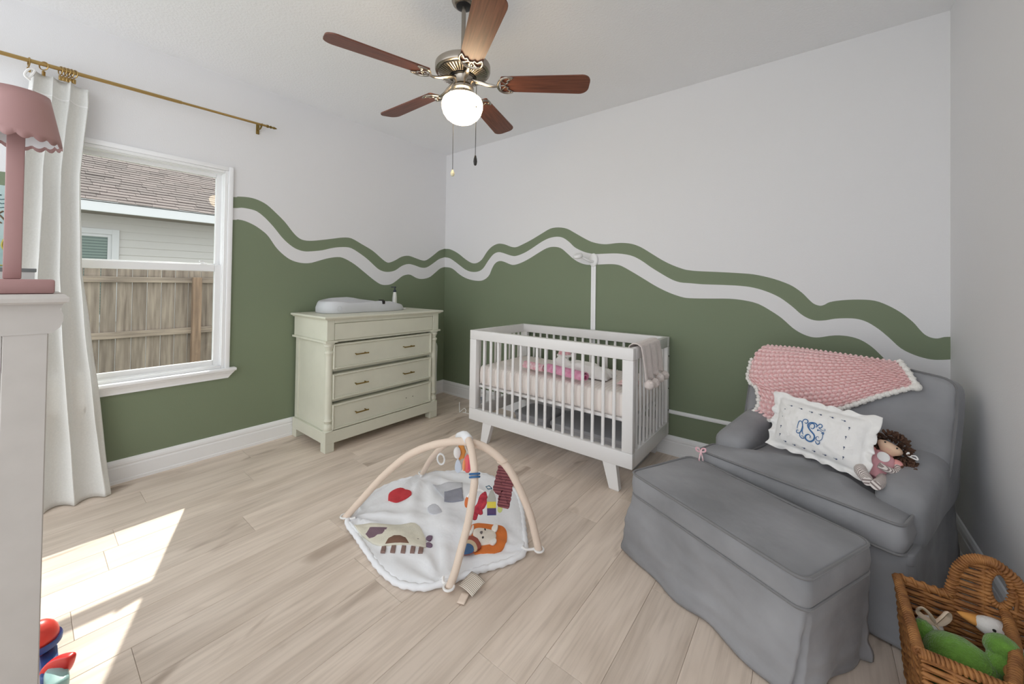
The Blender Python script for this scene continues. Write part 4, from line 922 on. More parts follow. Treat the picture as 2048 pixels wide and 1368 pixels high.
def resample(pts, n):
    per = [0.0]; k = len(pts)
    for i in range(k): per.append(per[-1] + math.dist(pts[i], pts[(i + 1) % k]))
    res = []
    for j in range(n):
        s = per[-1] * j / n
        for i in range(k):
            if per[i + 1] >= s:
                f = (s - per[i]) / max(1e-9, per[i + 1] - per[i]); a, c = pts[i], pts[(i + 1) % k]
                res.append((lerp(a[0], c[0], f), lerp(a[1], c[1], f))); break
    return res
skirt(ch, resample(tp_, 220), resample(bt_, 220), 0.008, 0.330, 5, 3)
def arm(s):
    b = B(); R = []
    tab = [(0.128, 0.30), (0.130, 0.62), (0.140, 0.84), (0.158, 0.96), (0.185, 1.0), (0.25, 1.0), (0.33, 1.0), (0.42, 1.0), (0.52, 1.0), (0.62, 1.0), (0.72, 1.0), (0.735, 0.9), (0.74, 0.6)]
    for v, k in tab:
        zt = interp([(0.13, 0.505), (0.22, 0.525), (0.35, 0.548), (0.50, 0.575), (0.74, 0.60)], v); zb = 0.285
        ac = interp([(0.13, 0.312), (0.4, 0.316), (0.74, 0.325)], v); w = 0.073
        ring = []
        for j in range(28):
            a = 2 * PI * j / 28; c, sn = math.cos(a), math.sin(a)
            roll = max(0.0, sn) * 0.016 * math.sin(PI * max(0, sn) * 0.9)
            x = ac + (w + roll) * math.copysign(abs(c) ** 0.75, c) * k
            z = (zt + zb) / 2 + (zt - zb) / 2 * math.copysign(abs(sn) ** 0.62, sn) * (0.35 + 0.65 * k)
            yy = v + (1 - k) * 0.0 + 0.004 * nz(x * 9, z * 9, v * 6)
            ring.append((s * (x + 0.003 * nz(v * 12, z * 8, 4)), yy, z + 0.003 * nz(v * 10, x * 10, 8)))
        R.append(ring)
    b.rings(R); b.make('armrest', V, ch, angle=180)
for s in (-1, 1): arm(s)
b = B(); b.slab(rrect(0.72, 0.72, 0.08, 5, 0, 0.39), 0.745, 0.835, 0.03, 0.0, 3, fn=lambda x, z, y: (x, y, z)); b.make('back_frame', V, ch, angle=180)
BU = Vector((0, 0.13, 0.42)).normalized(); BN = Vector((0, -BU.z, BU.y)); BP = Vector((0, 0.470, 0.45))
def onback(a, s, n): return BP + Vector((a, 0, 0)) + BU * s + BN * n
BC = (0.0, 0.245)
def bdome(a, s): return 0.040 * max(0.0, 1 - max(abs(a) / 0.405, abs(s - BC[1]) / 0.232) ** 2)
def backfn(a, s, n):
    k = 1.0 if n > -0.09 else 0.0
    w = 0.010 * nz(a * 2.5, s * 11, 1) + 0.004 * nz(a * 7, s * 26, 5) + 0.003 * math.sin(s * 60 + 5 * a) * max(0, abs(a) / 0.4 - 0.55) * 2
    return onback(a, s, n + k * w)
bo = fillet([(-0.405, 0.015), (0.395, 0.015), (0.408, 0.30), (0.405, 0.448), (0.20, 0.478), (-0.20, 0.486), (-0.395, 0.470), (-0.405, 0.30)], 0.05, 5, 9)
b = B(); b.slab(bo, -0.19, 0.0, 0.05, 0.045, 12, 5, backfn, 0.010); b.make('back_cushion', V, ch, angle=180)
b = B()
for n_ in (-0.022, -0.165): b.tube([onback(a * 1.0, BC[1] + (s - BC[1]) * 1.0, n_) for a, s in [(lerp(0, x, 0.988), lerp(BC[1], y, 0.985)) for x, y in bo]], 0.0055, 6, loop=True)
b.make('back_piping', M['velvet_pipe'], ch)

# ------------------------------------------------------------------ ottoman
OO, OR_ = (-0.246, 1.764, 0.0), math.radians(-26.0)
ot = thing('ottoman', 'grey velvet skirted ottoman in front of the armchair', 'ottoman', OO, OR_)
oo = rrect(0.722, 0.405, 0.035, 5, sub=9)
b = B(); b.slab(oo, 0.302, 0.402, 0.020, 0.010, 12, 4, lambda x, y, z: (x, y, z + (wr(x, y, 0, 0.004, 8) + 0.005 * nz(x * 3, y * 3, 2) if z > 0.37 else 0)), 0.004); b.make('top_cushion', V, ot, angle=180)
b = B()
for z in (0.398, 0.307): b.tube([(x * 0.992, y * 0.988, z) for x, y in oo], 0.0055, 6, loop=True)
b.make('cushion_piping', M['velvet_pipe'], ot)
b = B(); b.slab(rrect(0.64, 0.33, 0.03, 4), 0.03, 0.303, 0.01, 0, 3); b.make('inner_base', V, ot)
tp2 = resample(rrect(0.715, 0.395, 0.022, 4, sub=14), 240)
bt2 = resample(fillet([(0.346, 0.212), (-0.425, 0.212), (-0.452, -0.195), (0.338, -0.200)], 0.022, 4, 14), 240)
# align the starting points of the two outlines
st = min(range(240), key=lambda i: math.dist(bt2[i], tp2[0])); bt2 = bt2[st:] + bt2[:st]
skirt(ot, tp2, bt2, 0.006, 0.312, 4, 21, amp=0.020)
t = thing('ribbon_bow', 'small floral ribbon at the left front corner of the armchair seat', 'ribbon', (-0.432, 2.088, 0.425), 0.3); t.scale = (0.6, 0.6, 0.6)
b = B()
for s in (-1, 1): b.tube(catmull([(0, 0, 0.02), (0.012 * s, 0.01, 0.045), (0.034 * s, 0.0, 0.05), (0.030 * s, -0.008, 0.03), (0, 0, 0.02)], 6), 0.006, 6, flat=0.4)
b.make('loops', M['rosepink'], t)
b = B()
for s in (-1, 1): b.tube(catmull([(0, 0, 0.02), (0.008 * s, -0.02, 0.0), (0.014 * s, -0.028, -0.03), (0.010 * s, -0.030, -0.06)], 5), 0.005, 6, flat=0.3)
b.make('tails', M['rosepink'], t)

# ------------------------------------------------------------------ crochet blanket over the chair back
bk = thing('crochet_blanket', 'pink crochet blanket with white scalloped edging over the left of the chair back', 'blanket', AO, AR)
topE = [(-0.345, 0.492), (-0.20, 0.503), (-0.05, 0.500), (0.08, 0.496), (0.217, 0.490)]
botE = [(-0.330, 0.093), (-0.292, 0.080), (-0.254, 0.078), (-0.190, 0.105), (-0.133, 0.138), (0.045, 0.226), (0.167, 0.313), (0.285, 0.386)]
lefE = [(-0.345, 0.492), (-0.382, 0.400), (-0.410, 0.300), (-0.372, 0.262), (-0.330, 0.240), (-0.312, 0.195), (-0.304, 0.150), (-0.330, 0.093)]
rigE = [(0.217, 0.490), (0.252, 0.446), (0.285, 0.386)]
def poly_at(P, t):
    L_ = [0.0]
    for a, c in zip(P, P[1:]): L_.append(L_[-1] + math.dist(a, c))
    s = t * L_[-1]
    for i in range(len(P) - 1):
        if s <= L_[i + 1] + 1e-9:
            f = (s - L_[i]) / (L_[i + 1] - L_[i]); return Vector((lerp(P[i][0], P[i + 1][0], f), lerp(P[i][1], P[i + 1][1], f)))
    return Vector(P[-1])
def coons(u, v):
    return (poly_at(topE, u) * (1 - v) + poly_at(botE, u) * v + poly_at(lefE, v) * (1 - u) + poly_at(rigE, v) * u
            - (Vector(topE[0]) * (1 - u) * (1 - v) + Vector(topE[-1]) * u * (1 - v) + Vector(botE[0]) * (1 - u) * v + Vector(botE[-1]) * u * v))
def bsurf(a, s):
    n = bdome(a, s) + 0.022
    e = max(0.0, s - 0.435) / 0.065; n -= 0.055 * min(1.2, e) ** 2
    e2 = max(0.0, abs(a) - 0.36) / 0.05; n -= 0.05 * min(1.3, e2) ** 2 * (1 if a < 0 else 0)
    return n
NU, NV = 270, 150
def bpt(u, v):
    if v < 0.14:                                   # the part folded over the top to the back
        k = (0.14 - v) / 0.14; p = coons(u, 0.0); n = bsurf(p.x, p.y)
        q = onback(p.x, p.y - 0.02 * k * k, n - 0.11 * k); st = (1, 0)
        vv = -k * 0.3
    else:
        vv = (v - 0.14) / 0.86; p = coons(u, vv); n = bsurf(p.x, p.y); q = onback(p.x, p.y, n)
    cu = u * 27; cv = (vv + 0.3) * 17
    row = math.floor(cv); fu = (cu + 0.5 * (row % 2)) % 1.0; fv = cv - row
    hgt = (math.sin(PI * fu) ** 0.7) * (math.sin(PI * fv) ** 0.7)
    hgt -= 1.5 * max(0, 1 - 3.0 * math.hypot(min(fu, 1 - fu), min(fv, 1 - fv)))
    d = 0.015 * hgt
    return q + BN * d * (1 if v >= 0.14 else 0.5) + BU * d * (0 if v >= 0.14 else 0.8)
b = B(); b.grid(bpt, NU, NV); o = b.make('crochet_panel', M['yarn'], bk, angle=180); md = o.modifiers.new('thickness', 'SOLIDIFY'); md.thickness = 0.006; md.offset = -1
b = B()
edge = [coons(u / 46, 1.0) for u in range(47)] + [coons(1.0, 1 - v / 11) for v in range(1, 12)]
edge2 = [coons(0.0, v / 26) for v in range(6, 27)]
for E_ in (edge, edge2):
    for i, p in enumerate(E_):
        n = bsurf(p.x, p.y); out = Vector((p.x - 0.0, p.y - 0.33)).normalized() * 0.008
        b.ico(onback(p.x + out.x, p.y + out.y, n + 0.002), 0.0155 if i % 2 else 0.0115, 1)
b.ico(onback(0.292, 0.384, bsurf(0.285, 0.386) + 0.004), 0.019, 2)
b.make('scalloped_edging', M['whiteyarn'], bk, angle=180, kind='stuff')

# ------------------------------------------------------------------ monogram pillow
PO, PX, PY = Vector((0.0048, 2.2077, 0.475)), Vector((0.8825, -0.4702, -0.0058)).normalized(), Vector((0.1743, 0.3156, 0.9327))
PZ = PX.cross(PY).normalized(); PY = PZ.cross(PX).normalized()
pil = thing('monogram_pillow', 'white ruffled pillow with a blue ASF monogram leaning on the armchair back', 'pillow', mtx=frame_mtx(PO, PX, PY, PZ))
PWD, PHT = 0.415, 0.272
def pil_xy(u, v):
    sx = 1 - 0.055 * (1 - v * v) ; sy = 1 - 0.075 * (1 - u * u)
    x = u * PWD / 2 * sx; y = PHT / 2 + v * PHT / 2 * sy
    x += -0.022 * (v + 1) / 2 * (1 if u < 0 else 0) * abs(u)
    return x, y
def puff(u, v):
    a = max(0.0, 1 - (abs(u) / 0.86) ** 2.6); c = max(0.0, 1 - (abs(v) / 0.82) ** 2.6)
    return 0.050 * (a * c) ** 0.55
def pil_pt(u, v, s):
    x, y = pil_xy(u, v); e = max(abs(u), abs(v)); k = max(0.0, (e - 0.86) / 0.14)
    per = math.atan2(v, u) * 2.6
    z = s * (puff(u, v) + 0.002) + k * (0.010 * math.sin(per * 7) + 0.012 * nz(u * 5, v * 5, 3)) + (0.005 * nz(u * 6, v * 6, 12) + 0.003 * nz(u * 14, v * 5, 2)) * (1 - k)
    return (x, y + 0.004 * k * math.sin(per * 9), z)
for s, nm in ((1, 'front_cover'), (-1, 'back_cover')):
    b = B(); b.grid(lambda u, v: pil_pt(u * 2 - 1, v * 2 - 1, s), 72, 48); b.make(nm, M['cotton'], pil, angle=180)
def pil_z(x, y):
    u = max(-1, min(1, x / (PWD / 2) / 0.97)); v = max(-1, min(1, (y - PHT / 2) / (PHT / 2) / 0.96)); return puff(u, v) + 0.004 + 0.005 * nz(u * 6, v * 6, 12) + 0.003 * nz(u * 14, v * 5, 2)
b = B()
for i, stv in enumerate(MONO):
    pts = [(x, y, 0) for x, y in stv]; c = catmull(pts, 5); thick = 0.0034 if i == 0 else 0.0021
    b.tube([(p.x, p.y, pil_z(p.x, p.y)) for p in c], [thick * (0.45 + 0.55 * math.sin(PI * j / (len(c) - 1)) ** 0.5) for j in range(len(c))], 6, flat=0.5)
b.make('monogram_letters', M['bluethread'], pil)
b = B()
for i, (x, y) in enumerate(BUDS):
    a = (0.0 if i < 6 else (PI / 2 if i < 14 else 0.0)); z = pil_z(x, y)
    b.ball((x, y, z), (0.0042 if i < 6 or i > 13 else 0.0034, 0.0030, 0.0015), 8)
    d = (math.cos(a), math.sin(a)); b.tube([(x - d[0] * 0.011, y - d[1] * 0.011 + 0.001, pil_z(x - d[0] * 0.011, y)), (x, y, z)], 0.0008, 5)
b.make('embroidered_buds', M['navythread'], pil, kind='stuff')

# ------------------------------------------------------------------ rag doll
M['dollskin'] = mat('doll_skin', (232, 198, 170), 0.85); M['dollhair'] = mat('doll_hair', (98, 70, 54), 0.9, var=0.35, vs=60, bump=(200, 0.4))
M['dollpink'] = mat('doll_dress', (226, 168, 176), 0.9, var=0.12, vs=20); M['dollstripe'] = stripe_mat('doll_stripes', (228, 220, 216), (142, 128, 126), 150.0, 1, 0.9, 0.55)
M['dollcoral'] = mat('doll_sleeve', (232, 164, 160), 0.9)
DP = Vector((0.208, 2.205, 0.500)); DZ = (Vector((0.268, 2.262, 0.610)) - DP).normalized()
DX = Vector((0.985, -0.12, -0.16)); DX = (DX - DZ * DX.dot(DZ)).normalized(); DY = DZ.cross(DX)
doll = thing('rag_doll', 'brown-haired rag doll in a pink dress slumped between the pillow and the right armrest', 'doll', mtx=frame_mtx(DP, DX, DY, DZ))
me = bpy.data.meshes.new('body'); me.from_pydata([(0, 0, 0), (0, 0.004, 0.035), (0, 0.004, 0.068), (0, 0, 0.090), (0.0, -0.006, 0.108), (0.0, -0.008, 0.138)], [(0, 1), (1, 2), (2, 3), (3, 4), (4, 5)], [])
me.materials.append(M['dollskin']); body = link('body', me, doll)
sk = body.modifiers.new('skin', 'SKIN'); lay = me.skin_vertices[0].data if me.skin_vertices else None
if lay is None:
    bpy.context.view_layer.objects.active = body; bm_ = bmesh.new(); bm_.from_mesh(me); bm_.verts.layers.skin.verify(); bm_.to_mesh(me); bm_.free(); lay = me.skin_vertices[0].data
for d, r in zip(lay, ((0.034, 0.026), (0.032, 0.026), (0.028, 0.022), (0.016, 0.014), (0.050, 0.042), (0.042, 0.036))): d.radius = r
lay[0].use_root = True
body.modifiers.new('smooth', 'SUBSURF').levels = 2; body.modifiers['smooth'].render_levels = 2
me.polygons.foreach_set('use_smooth', [True] * len(me.polygons)); sk.use_smooth_shade = True
b = B(); b.rings([[((r + 0.005 * math.cos(9 * 2 * PI * j / 36) * t) * math.cos(2 * PI * j / 36) * 1.1, (r + 0.005 * math.cos(9 * 2 * PI * j / 36) * t) * math.sin(2 * PI * j / 36) * 0.85, z) for j in range(36)] for r, z, t in ((0.022, 0.086, 0), (0.036, 0.074, 0.1), (0.042, 0.045, 0.3), (0.050, 0.012, 0.7), (0.060, -0.022, 1.0), (0.064, -0.030, 1.2))], cap0=False, cap1=False)
o = b.make('dress', M['dollpink'], doll, angle=180); o.modifiers.new('thickness', 'SOLIDIFY').thickness = 0.002
b = B(); b.slab([(0.020 * math.cos(a), 0.062 + 0.020 * math.sin(a)) for a in [2 * PI * i / 16 for i in range(16)]], 0.0, 0.004, 0.002, 0.002, 3, fn=lambda x, z, y: (x, -0.034 - y, z)); b.make('pinafore', M['cotton'], doll)
for s in (-1, 1):
    b = B(); b.ball((0.044 * s, -0.002, 0.070), (0.022, 0.018, 0.018), 12); b.make('sleeve', M['dollcoral'], doll)
b = B(); b.tube(catmull([(0.044, -0.004, 0.066), (0.056, -0.028, 0.038), (0.030, -0.056, 0.020), (0.002, -0.064, 0.018)], 5), 0.0125, 10); b.make('arm', M['dollstripe'], doll)
b = B(); b.tube(catmull([(-0.044, -0.004, 0.066), (-0.060, -0.022, 0.040), (-0.072, -0.040, 0.024)], 5), 0.0125, 10); b.make('arm', M['dollstripe'], doll)
for pts in ([(-0.020, -0.01, -0.005), (-0.032, -0.050, -0.026), (-0.030, -0.090, -0.046), (-0.006, -0.122, -0.064), (0.004, -0.145, -0.076)], [(0.022, -0.01, -0.005), (0.032, -0.045, -0.022), (0.036, -0.085, -0.042), (0.030, -0.122, -0.060), (0.026, -0.150, -0.074)]):
    b = B(); c = catmull(pts, 6); b.tube(c, [0.017 + 0.004 * math.sin(PI * i / (len(c) - 1)) for i in range(len(c))], 12); b.make('leg', M['dollstripe'], doll)
b = B()
for i in range(420):
    th, ph = rng.uniform(0, 2 * PI), math.acos(rng.uniform(-1, 1))
    d = Vector((math.sin(ph) * math.cos(th), math.sin(ph) * math.sin(th), math.cos(ph)))
    if d.y < 0.0 and d.z < 0.66: continue
    p = Vector((0, 0.004, 0.126)) + Vector((d.x * 0.056, d.y * 0.050, d.z * 0.052)); q = p + d * 0.008 + Vector((rng.uniform(-1, 1), rng.uniform(-1, 1), rng.uniform(-1, 1))) * 0.010
    b.tube([p - d * 0.004, (p + q) / 2 + Vector((rng.uniform(-1, 1), rng.uniform(-1, 1), 0)) * 0.006, q], 0.0042, 5)
for s in (-1, 1):
    for i in range(60):
        c = Vector((s * 0.066, 0.002, 0.102 - 0.02 * rng.random())) + Vector((rng.gauss(0, 0.012), rng.gauss(0, 0.012), rng.gauss(0, 0.014)))
        b.tube([c, c + Vector((rng.uniform(-1, 1), rng.uniform(-1, 1), rng.uniform(-1, 1))) * 0.012, c + Vector((s * rng.uniform(0, 1), rng.uniform(-1, 1), rng.uniform(-1, 0.3))) * 0.016], 0.004, 5)
b.make('hair', M['dollhair'], doll, angle=180, kind='stuff')
b = B()
for s in (-1, 1): b.ball((0.019 * s, -0.0465, 0.118), (0.0034, 0.002, 0.0036), 8)
b.make('eyes', M['darkmetal'], doll)
b = B(); b.tube([(-0.007, -0.0485, 0.096), (0, -0.0495, 0.0945), (0.007, -0.0485, 0.096)], 0.0010, 5); b.make('mouth', M['dollcoral'], doll)
for s in (-1, 1):
    b = B()
    for q in (-1, 1): b.tube(catmull([(0.056 * s, -0.022, 0.118), (0.062 * s + 0.010 * q, -0.028, 0.130), (0.066 * s + 0.016 * q, -0.026, 0.120), (0.056 * s, -0.022, 0.118)], 4), 0.0028, 6)
    b.make('hair_bow', M['cotton'], doll)
# ------------------------------------------------------------------ baby play gym
GL = (-1.53, 1.33, 0.0)
gym = thing('play_gym', 'white quilted baby play mat with crossed cream fabric arches on the floor', 'play gym', GL)
mo = [(-1.880, 1.050), (-1.905, 1.10), (-1.985, 1.20), (-2.03, 1.34), (-2.02, 1.47), (-1.965, 1.595), (-1.87, 1.74), (-1.765, 1.832), (-1.64, 1.868), (-1.53, 1.863), (-1.40, 1.84), (-1.28, 1.74), (-1.14, 1.58), (-1.05, 1.465), (-1.06, 1.37), (-1.13, 1.24), (-1.19, 1.11), (-1.24, 1.03), (-1.335, 0.978), (-1.45, 0.972), (-1.58, 0.992), (-1.73, 1.022)]
mo = smooth2(mo, 4)
BACKF, FRONTF, LEFTF, RIGHTF = (-1.985, 1.615), (-1.155, 1.085), (-1.927, 1.063), (-0.995, 1.500)
def matz(x, y):
    z = 0.004 * nz(x, y, 0, 9) + 0.004 * nz(x, y, 3, 22)
    for (fx, fy), k in ((BACKF, 1.0), (LEFTF, 0.7), (FRONTF, 0.6), (RIGHTF, 0.4)):
        dx, dy = x - fx, y - fy; d = math.hypot(dx, dy); a = math.atan2(dy, dx)
        z += k * 0.024 * math.sin(a * 13 + 3 * nz(x, y, 1, 3)) * math.exp(-d * 3.2) * min(1, d * 14)
    return z
b = LB(GL); b.slab(mo, 0.002, 0.026, 0.012, 0.004, 22, 3, lambda x, y, z: (x, y, z + (max(-0.008, min(0.018, matz(x, y))) if z > 0.02 else 0))); b.make('mat', M['matwhite'], gym, angle=180)
b = LB(GL); n = len(mo)
b.tube([(x, y, 0.016 + 0.002 * nz(x, y, 0, 30)) for x, y in densify(mo, 30)], [0.0135 + 0.0022 * math.sin(i * 1.9) + 0.001 * nz(i, 0, 0, 3.1) for i in range(len(densify(mo, 30)))], 8, loop=True); b.make('padded_border', M['matwhite'], gym, angle=180)
C_ = dict(red=(206, 62, 70), creature=(226, 222, 206), purple_hair=(124, 100, 112), dome=(124, 92, 76), feet1=(120, 98, 118), feet2=(120, 98, 118), eye=(140, 132, 120), mane=(222, 124, 58), face=(236, 228, 216), ear1=(240, 236, 230), ear2=(240, 236, 230), ear3=(240, 236, 230),
          rb1=(160, 84, 70), rb2=(216, 196, 164), rb3=(76, 112, 156), nose=(120, 112, 112), eye1=(60, 58, 60), eye2=(60, 58, 60), flap=(150, 152, 164), pocket=(206, 208, 214), grey_patch=(206, 208, 216))
NM = dict(red='bird_patch', creature='animal_patch', purple_hair='mane_patch', dome='shell_patch', feet1='foot_patch', feet2='foot_patch', eye='eye_patch', mane='lion_mane', face='lion_face', ear1='lion_ear', ear2='lion_ear', ear3='lion_ear', rb1='rainbow_red', rb2='rainbow_cream', rb3='rainbow_blue', nose='lion_nose', eye1='lion_eye', eye2='lion_eye', flap='grey_flap', pocket='pocket_patch', grey_patch='grey_patch')
LV = dict(creature=0, pocket=0, grey_patch=0, red=1, purple_hair=1, dome=1, feet1=0, feet2=0, eye=1, mane=0, face=2, ear1=6, ear2=6, ear3=4, rb1=6, rb2=7, rb3=8, nose=7, eye1=7, eye2=7, flap=2)
am = {}
def patch(key, pts, col, lv, nm):
    if col not in am: am[col] = mat(nm + '_fabric', col, 0.9, bump=(200, 0.15), var=0.10, vs=30)
    big = max(math.dist(p, pts[0]) for p in pts) > 0.08
    o_ = smooth2(pts, 3) if key not in ('sq', 'flap', 'dome', 'pocket', 'purple_hair', 'rb1') else densify(pts, 4)
    h0 = 0.0300 + 0.0022 * lv; th_ = 0.004 if key != 'face' else 0.007
    b = LB(GL); b.slab(o_, h0 - 0.006, h0 + th_, 0.0018, 0.003 if big else 0.001, 5, 2, lambda x, y, z: (x, y, z + 0.6 * max(-0.008, min(0.018, matz(x, y)))))
    b.make(nm, am[col], gym, angle=60)
for key, pts in GYM.items():
    if key == 'feet_row':
        for q in pts: patch('sq', q, (138, 112, 104), 1, 'toe_patch')
    else: patch(key, pts, C_[key], LV[key], NM[key])
def arch(p0, p1, h, zoff, r, nm):
    pts = []
    for i in range(61):
        t = i / 60; s = 2 * t - 1
        z = (h + zoff) * (1 - abs(s) ** 2.25) ** 0.92
        pts.append((lerp(p0[0], p1[0], t), lerp(p0[1], p1[1], t), max(0.012, z)))
    b = LB(GL); b.tube(pts, [r * (1 + 0.03 * nz(i * 0.9, 0, zoff * 9) + 0.05 * math.sin(PI * i / 60)) for i in range(61)], 14); b.make(nm, M['cream'], gym, angle=180)
    return pts
def arch_path(ctrl, r, nm):
    pts = [tuple(p) for p in catmull(ctrl, 6)]; k = len(pts) - 1
    b = LB(GL); b.tube(pts, [r * (1 + 0.04 * nz(i * 0.9, 0, r * 900) + 0.06 * math.sin(PI * i / k)) for i in range(k + 1)], 14); b.make(nm, M['cream'], gym, angle=180)
    return pts
def onLR(t, z): return (lerp(LEFTF[0], RIGHTF[0], t), lerp(LEFTF[1], RIGHTF[1], t), z)
def onBK(t, z): return (lerp(BACKF[0], -1.321, t), lerp(BACKF[1], 1.347, t), z)
A1 = arch_path([onLR(*q) for q in ((0.0, 0.016), (0.10, 0.132), (0.192, 0.240), (0.276, 0.324), (0.351, 0.386), (0.438, 0.434), (0.54, 0.470), (0.635, 0.485), (0.719, 0.475), (0.788, 0.442), (0.839, 0.398), (0.880, 0.342), (0.921, 0.263), (0.964, 0.160), (1.0, 0.016))], 0.0175, 'arch')
A2 = arch_path([onBK(0.0, 0.016), onBK(0.192, 0.152), onBK(0.357, 0.250), onBK(0.521, 0.333), onBK(0.70, 0.415), onBK(0.86, 0.475), (-1.335, 1.352, 0.508), (-1.262, 1.312, 0.490), (-1.198, 1.268, 0.437), (-1.172, 1.246, 0.385), (-1.170, 1.230, 0.31), (-1.175, 1.212, 0.215), (-1.178, 1.180, 0.13), (-1.168, 1.135, 0.060), (-1.155, 1.085, 0.016)], 0.0165, 'arch')
b = LB(GL); b.tube(A2[30:40], [0.0215] * 10, 12); b.make('cross_sleeve', M['matwhite'], gym, angle=180)
for P, Q in ((LEFTF, (-1.86, 1.085)), (RIGHTF, (-1.06, 1.455)), (BACKF, (-1.945, 1.585)), (FRONTF, (-1.205, 1.10))):
    b = LB(GL); b.tube(catmull([(P[0], P[1], 0.028), (lerp(P[0], Q[0], 0.3), lerp(P[1], Q[1], 0.3) + 0.008, 0.022), (lerp(P[0], Q[0], 0.7), lerp(P[1], Q[1], 0.7) - 0.008, 0.026), (Q[0], Q[1], 0.034)], 5), 0.006, 6)
    b.tube([(P[0] + 0.021 * math.cos(a), P[1] + 0.021 * math.sin(a), 0.026) for a in [2 * PI * i / 14 for i in range(14)]], 0.005, 6, loop=True); b.make('tie', M['cotton'], gym)
# care label
lc = Vector((-1.03, 1.155, 0.0))
M['label'] = stripe_mat('label_print', (226, 216, 202), (146, 138, 130), 170.0, 1, 0.85, 0.62)
t = bpy.data.objects.new('care_label', None)
b = LB((0, 0, 0)); b.grid(lambda u, v: ((u - 0.5) * 0.085, (v - 0.5) * 0.070, 0.010 + 0.020 * v + 0.006 * math.sin(3 * u)), 8, 6)
b.mi = 0; o = b.make('care_label', M['label'], gym, angle=180); o.location = (-1.098 - GL[0], 1.160 - GL[1], 0.002); o.rotation_euler = (0, 0, math.radians(-5)); bpy.data.objects.remove(t)
o.modifiers.new('thickness', 'SOLIDIFY').thickness = 0.001
b = LB((0, 0, 0)); b.grid(lambda u, v: ((u - 0.5) * 0.032, (v - 0.5) * 0.05, 0.004 + 0.006 * v), 4, 4); o = b.make('small_label', M['cream'], gym, angle=180); o.location = (-1.085 - GL[0], 1.098 - GL[1], 0.002); o.rotation_euler = (0, 0, math.radians(20)); o.modifiers.new('thickness', 'SOLIDIFY').thickness = 0.001
b = LB(GL); q = A2[52]
t0 = (Vector(A2[53]) - Vector(A2[51])).normalized(); sd = t0.cross(Vector((0, 0, 1))).normalized(); nn = t0.cross(sd)
for dd in (-0.006, 0.006): b.tube([Vector(q) + t0 * dd + (sd * math.cos(a) + nn * math.sin(a)) * 0.021 for a in [2 * PI * i / 16 for i in range(16)]], 0.005, 6, loop=True)
b.make('blue_strap', mat('strap_blue', (64, 108, 156), 0.8), gym, label='blue strap tied around the arch')

# toys hanging from the arches, each facing the room
FR = ri.copy(); FR.z = 0; FR.normalize(); FB = Vector((-FR.y, FR.x, 0))
def toyframe(c, tilt=0.0):
    X = FR * math.cos(tilt) + Vector((0, 0, 1)) * math.sin(tilt); Z = -FR * math.sin(tilt) + Vector((0, 0, 1)) * math.cos(tilt)
    return frame_mtx(c, X, FB, Z)
def nearest(P, c): return min(P, key=lambda q: math.hypot(q[0] - c[0], q[1] - c[1]))
def hanger(t, c, P, m_=None, r=0.0022, top=0.0):
    q = Vector(nearest(P, c)); inv = t.matrix_world.inverted(); b = B()
    a = inv @ q; b.tube([(0, 0, top), (a.x * 0.4, a.y * 0.4, lerp(top, a.z, 0.5)), (a.x, a.y, a.z)], r, 6)
    tg = (0, 0, 0)
    b.make('hanging_loop', m_ or M['cotton'], t)
c = Vector((-1.671, 1.494, 0.248)); ringt = thing('teething_ring', 'plain white plastic ring hanging from the rear leg of the play gym', 'ring', mtx=toyframe(c, 0.15))
b = B(); b.tube([(0.020 * math.cos(a), 0, 0.030 * math.sin(a)) for a in [2 * PI * i / 24 for i in range(24)]], 0.0048, 8, loop=True); b.make('hoop', M['vinyl'], ringt); hanger(ringt, c, A2, top=0.03)
c = Vector((-1.483, 1.449, 0.352)); lt = thing('lion_toy', 'small orange and white hanging toy with a pale blue leaf below', 'toy', mtx=toyframe(c, 0.05))
b = B(); b.slab(smooth2([(0.026 * math.cos(a) * (1 + 0.08 * math.cos(7 * a)), 0.040 * math.sin(a) * (1 + 0.08 * math.cos(7 * a))) for a in [2 * PI * i / 28 for i in range(28)]], 2), 0.002, 0.020, 0.008, 0.003, 3, fn=lambda x, z, y: (x + 0.010, y, z)); b.make('orange_frill', mat('toy_orange', (228, 158, 84), 0.9), lt)
b = B(); b.ball((-0.006, -0.008, 0.004), (0.020, 0.014, 0.032), 14); b.make('cream_face', M['cotton'], lt)
b = B(); b.slab([(0.018 * math.sin(a) * (1.0 - 0.25 * math.cos(a)), -0.070 + 0.036 * math.cos(a)) for a in [2 * PI * i / 20 for i in range(20)]], -0.004, 0.004, 0.003, 0.002, 3, fn=lambda x, z, y: (x - 0.004, y, z)); b.make('leaf', mat('toy_paleblue', (206, 218, 234), 0.8), lt)
b = B(); b.tube([(-0.003, 0, -0.030), (-0.003, 0, -0.042)], 0.004, 6); b.make('stem', M['cotton'], lt); hanger(lt, c, A2 + A1, top=0.034)
c = Vector((-1.400, 1.437, 0.324)); pk_ = thing('bird_toy', 'coral pink drop-shaped hanging toy behind the front leg of the play gym', 'toy', mtx=toyframe(c, -0.05))
b = B(); b.ball((0, 0, 0), (0.024, 0.020, 0.048), 16); b.make('toy_body', mat('toy_coral', (232, 112, 112), 0.9), pk_)
b = B(); b.ball((-0.018, -0.008, -0.006), (0.010, 0.014, 0.030), 12); b.make('wing', mat('toy_peach', (236, 160, 110), 0.9), pk_)
b = B(); b.slab([(-0.006, -0.02), (0.012, -0.024), (0.012, 0.03), (-0.004, 0.036)], -0.022, -0.018, 0.002, 0, 2, fn=lambda x, z, y: (x + 0.008, y, z)); b.make('tail', mat('toy_pinkpanel', (222, 84, 110), 0.9), pk_); hanger(pk_, c, A1 + A2, top=0.046)
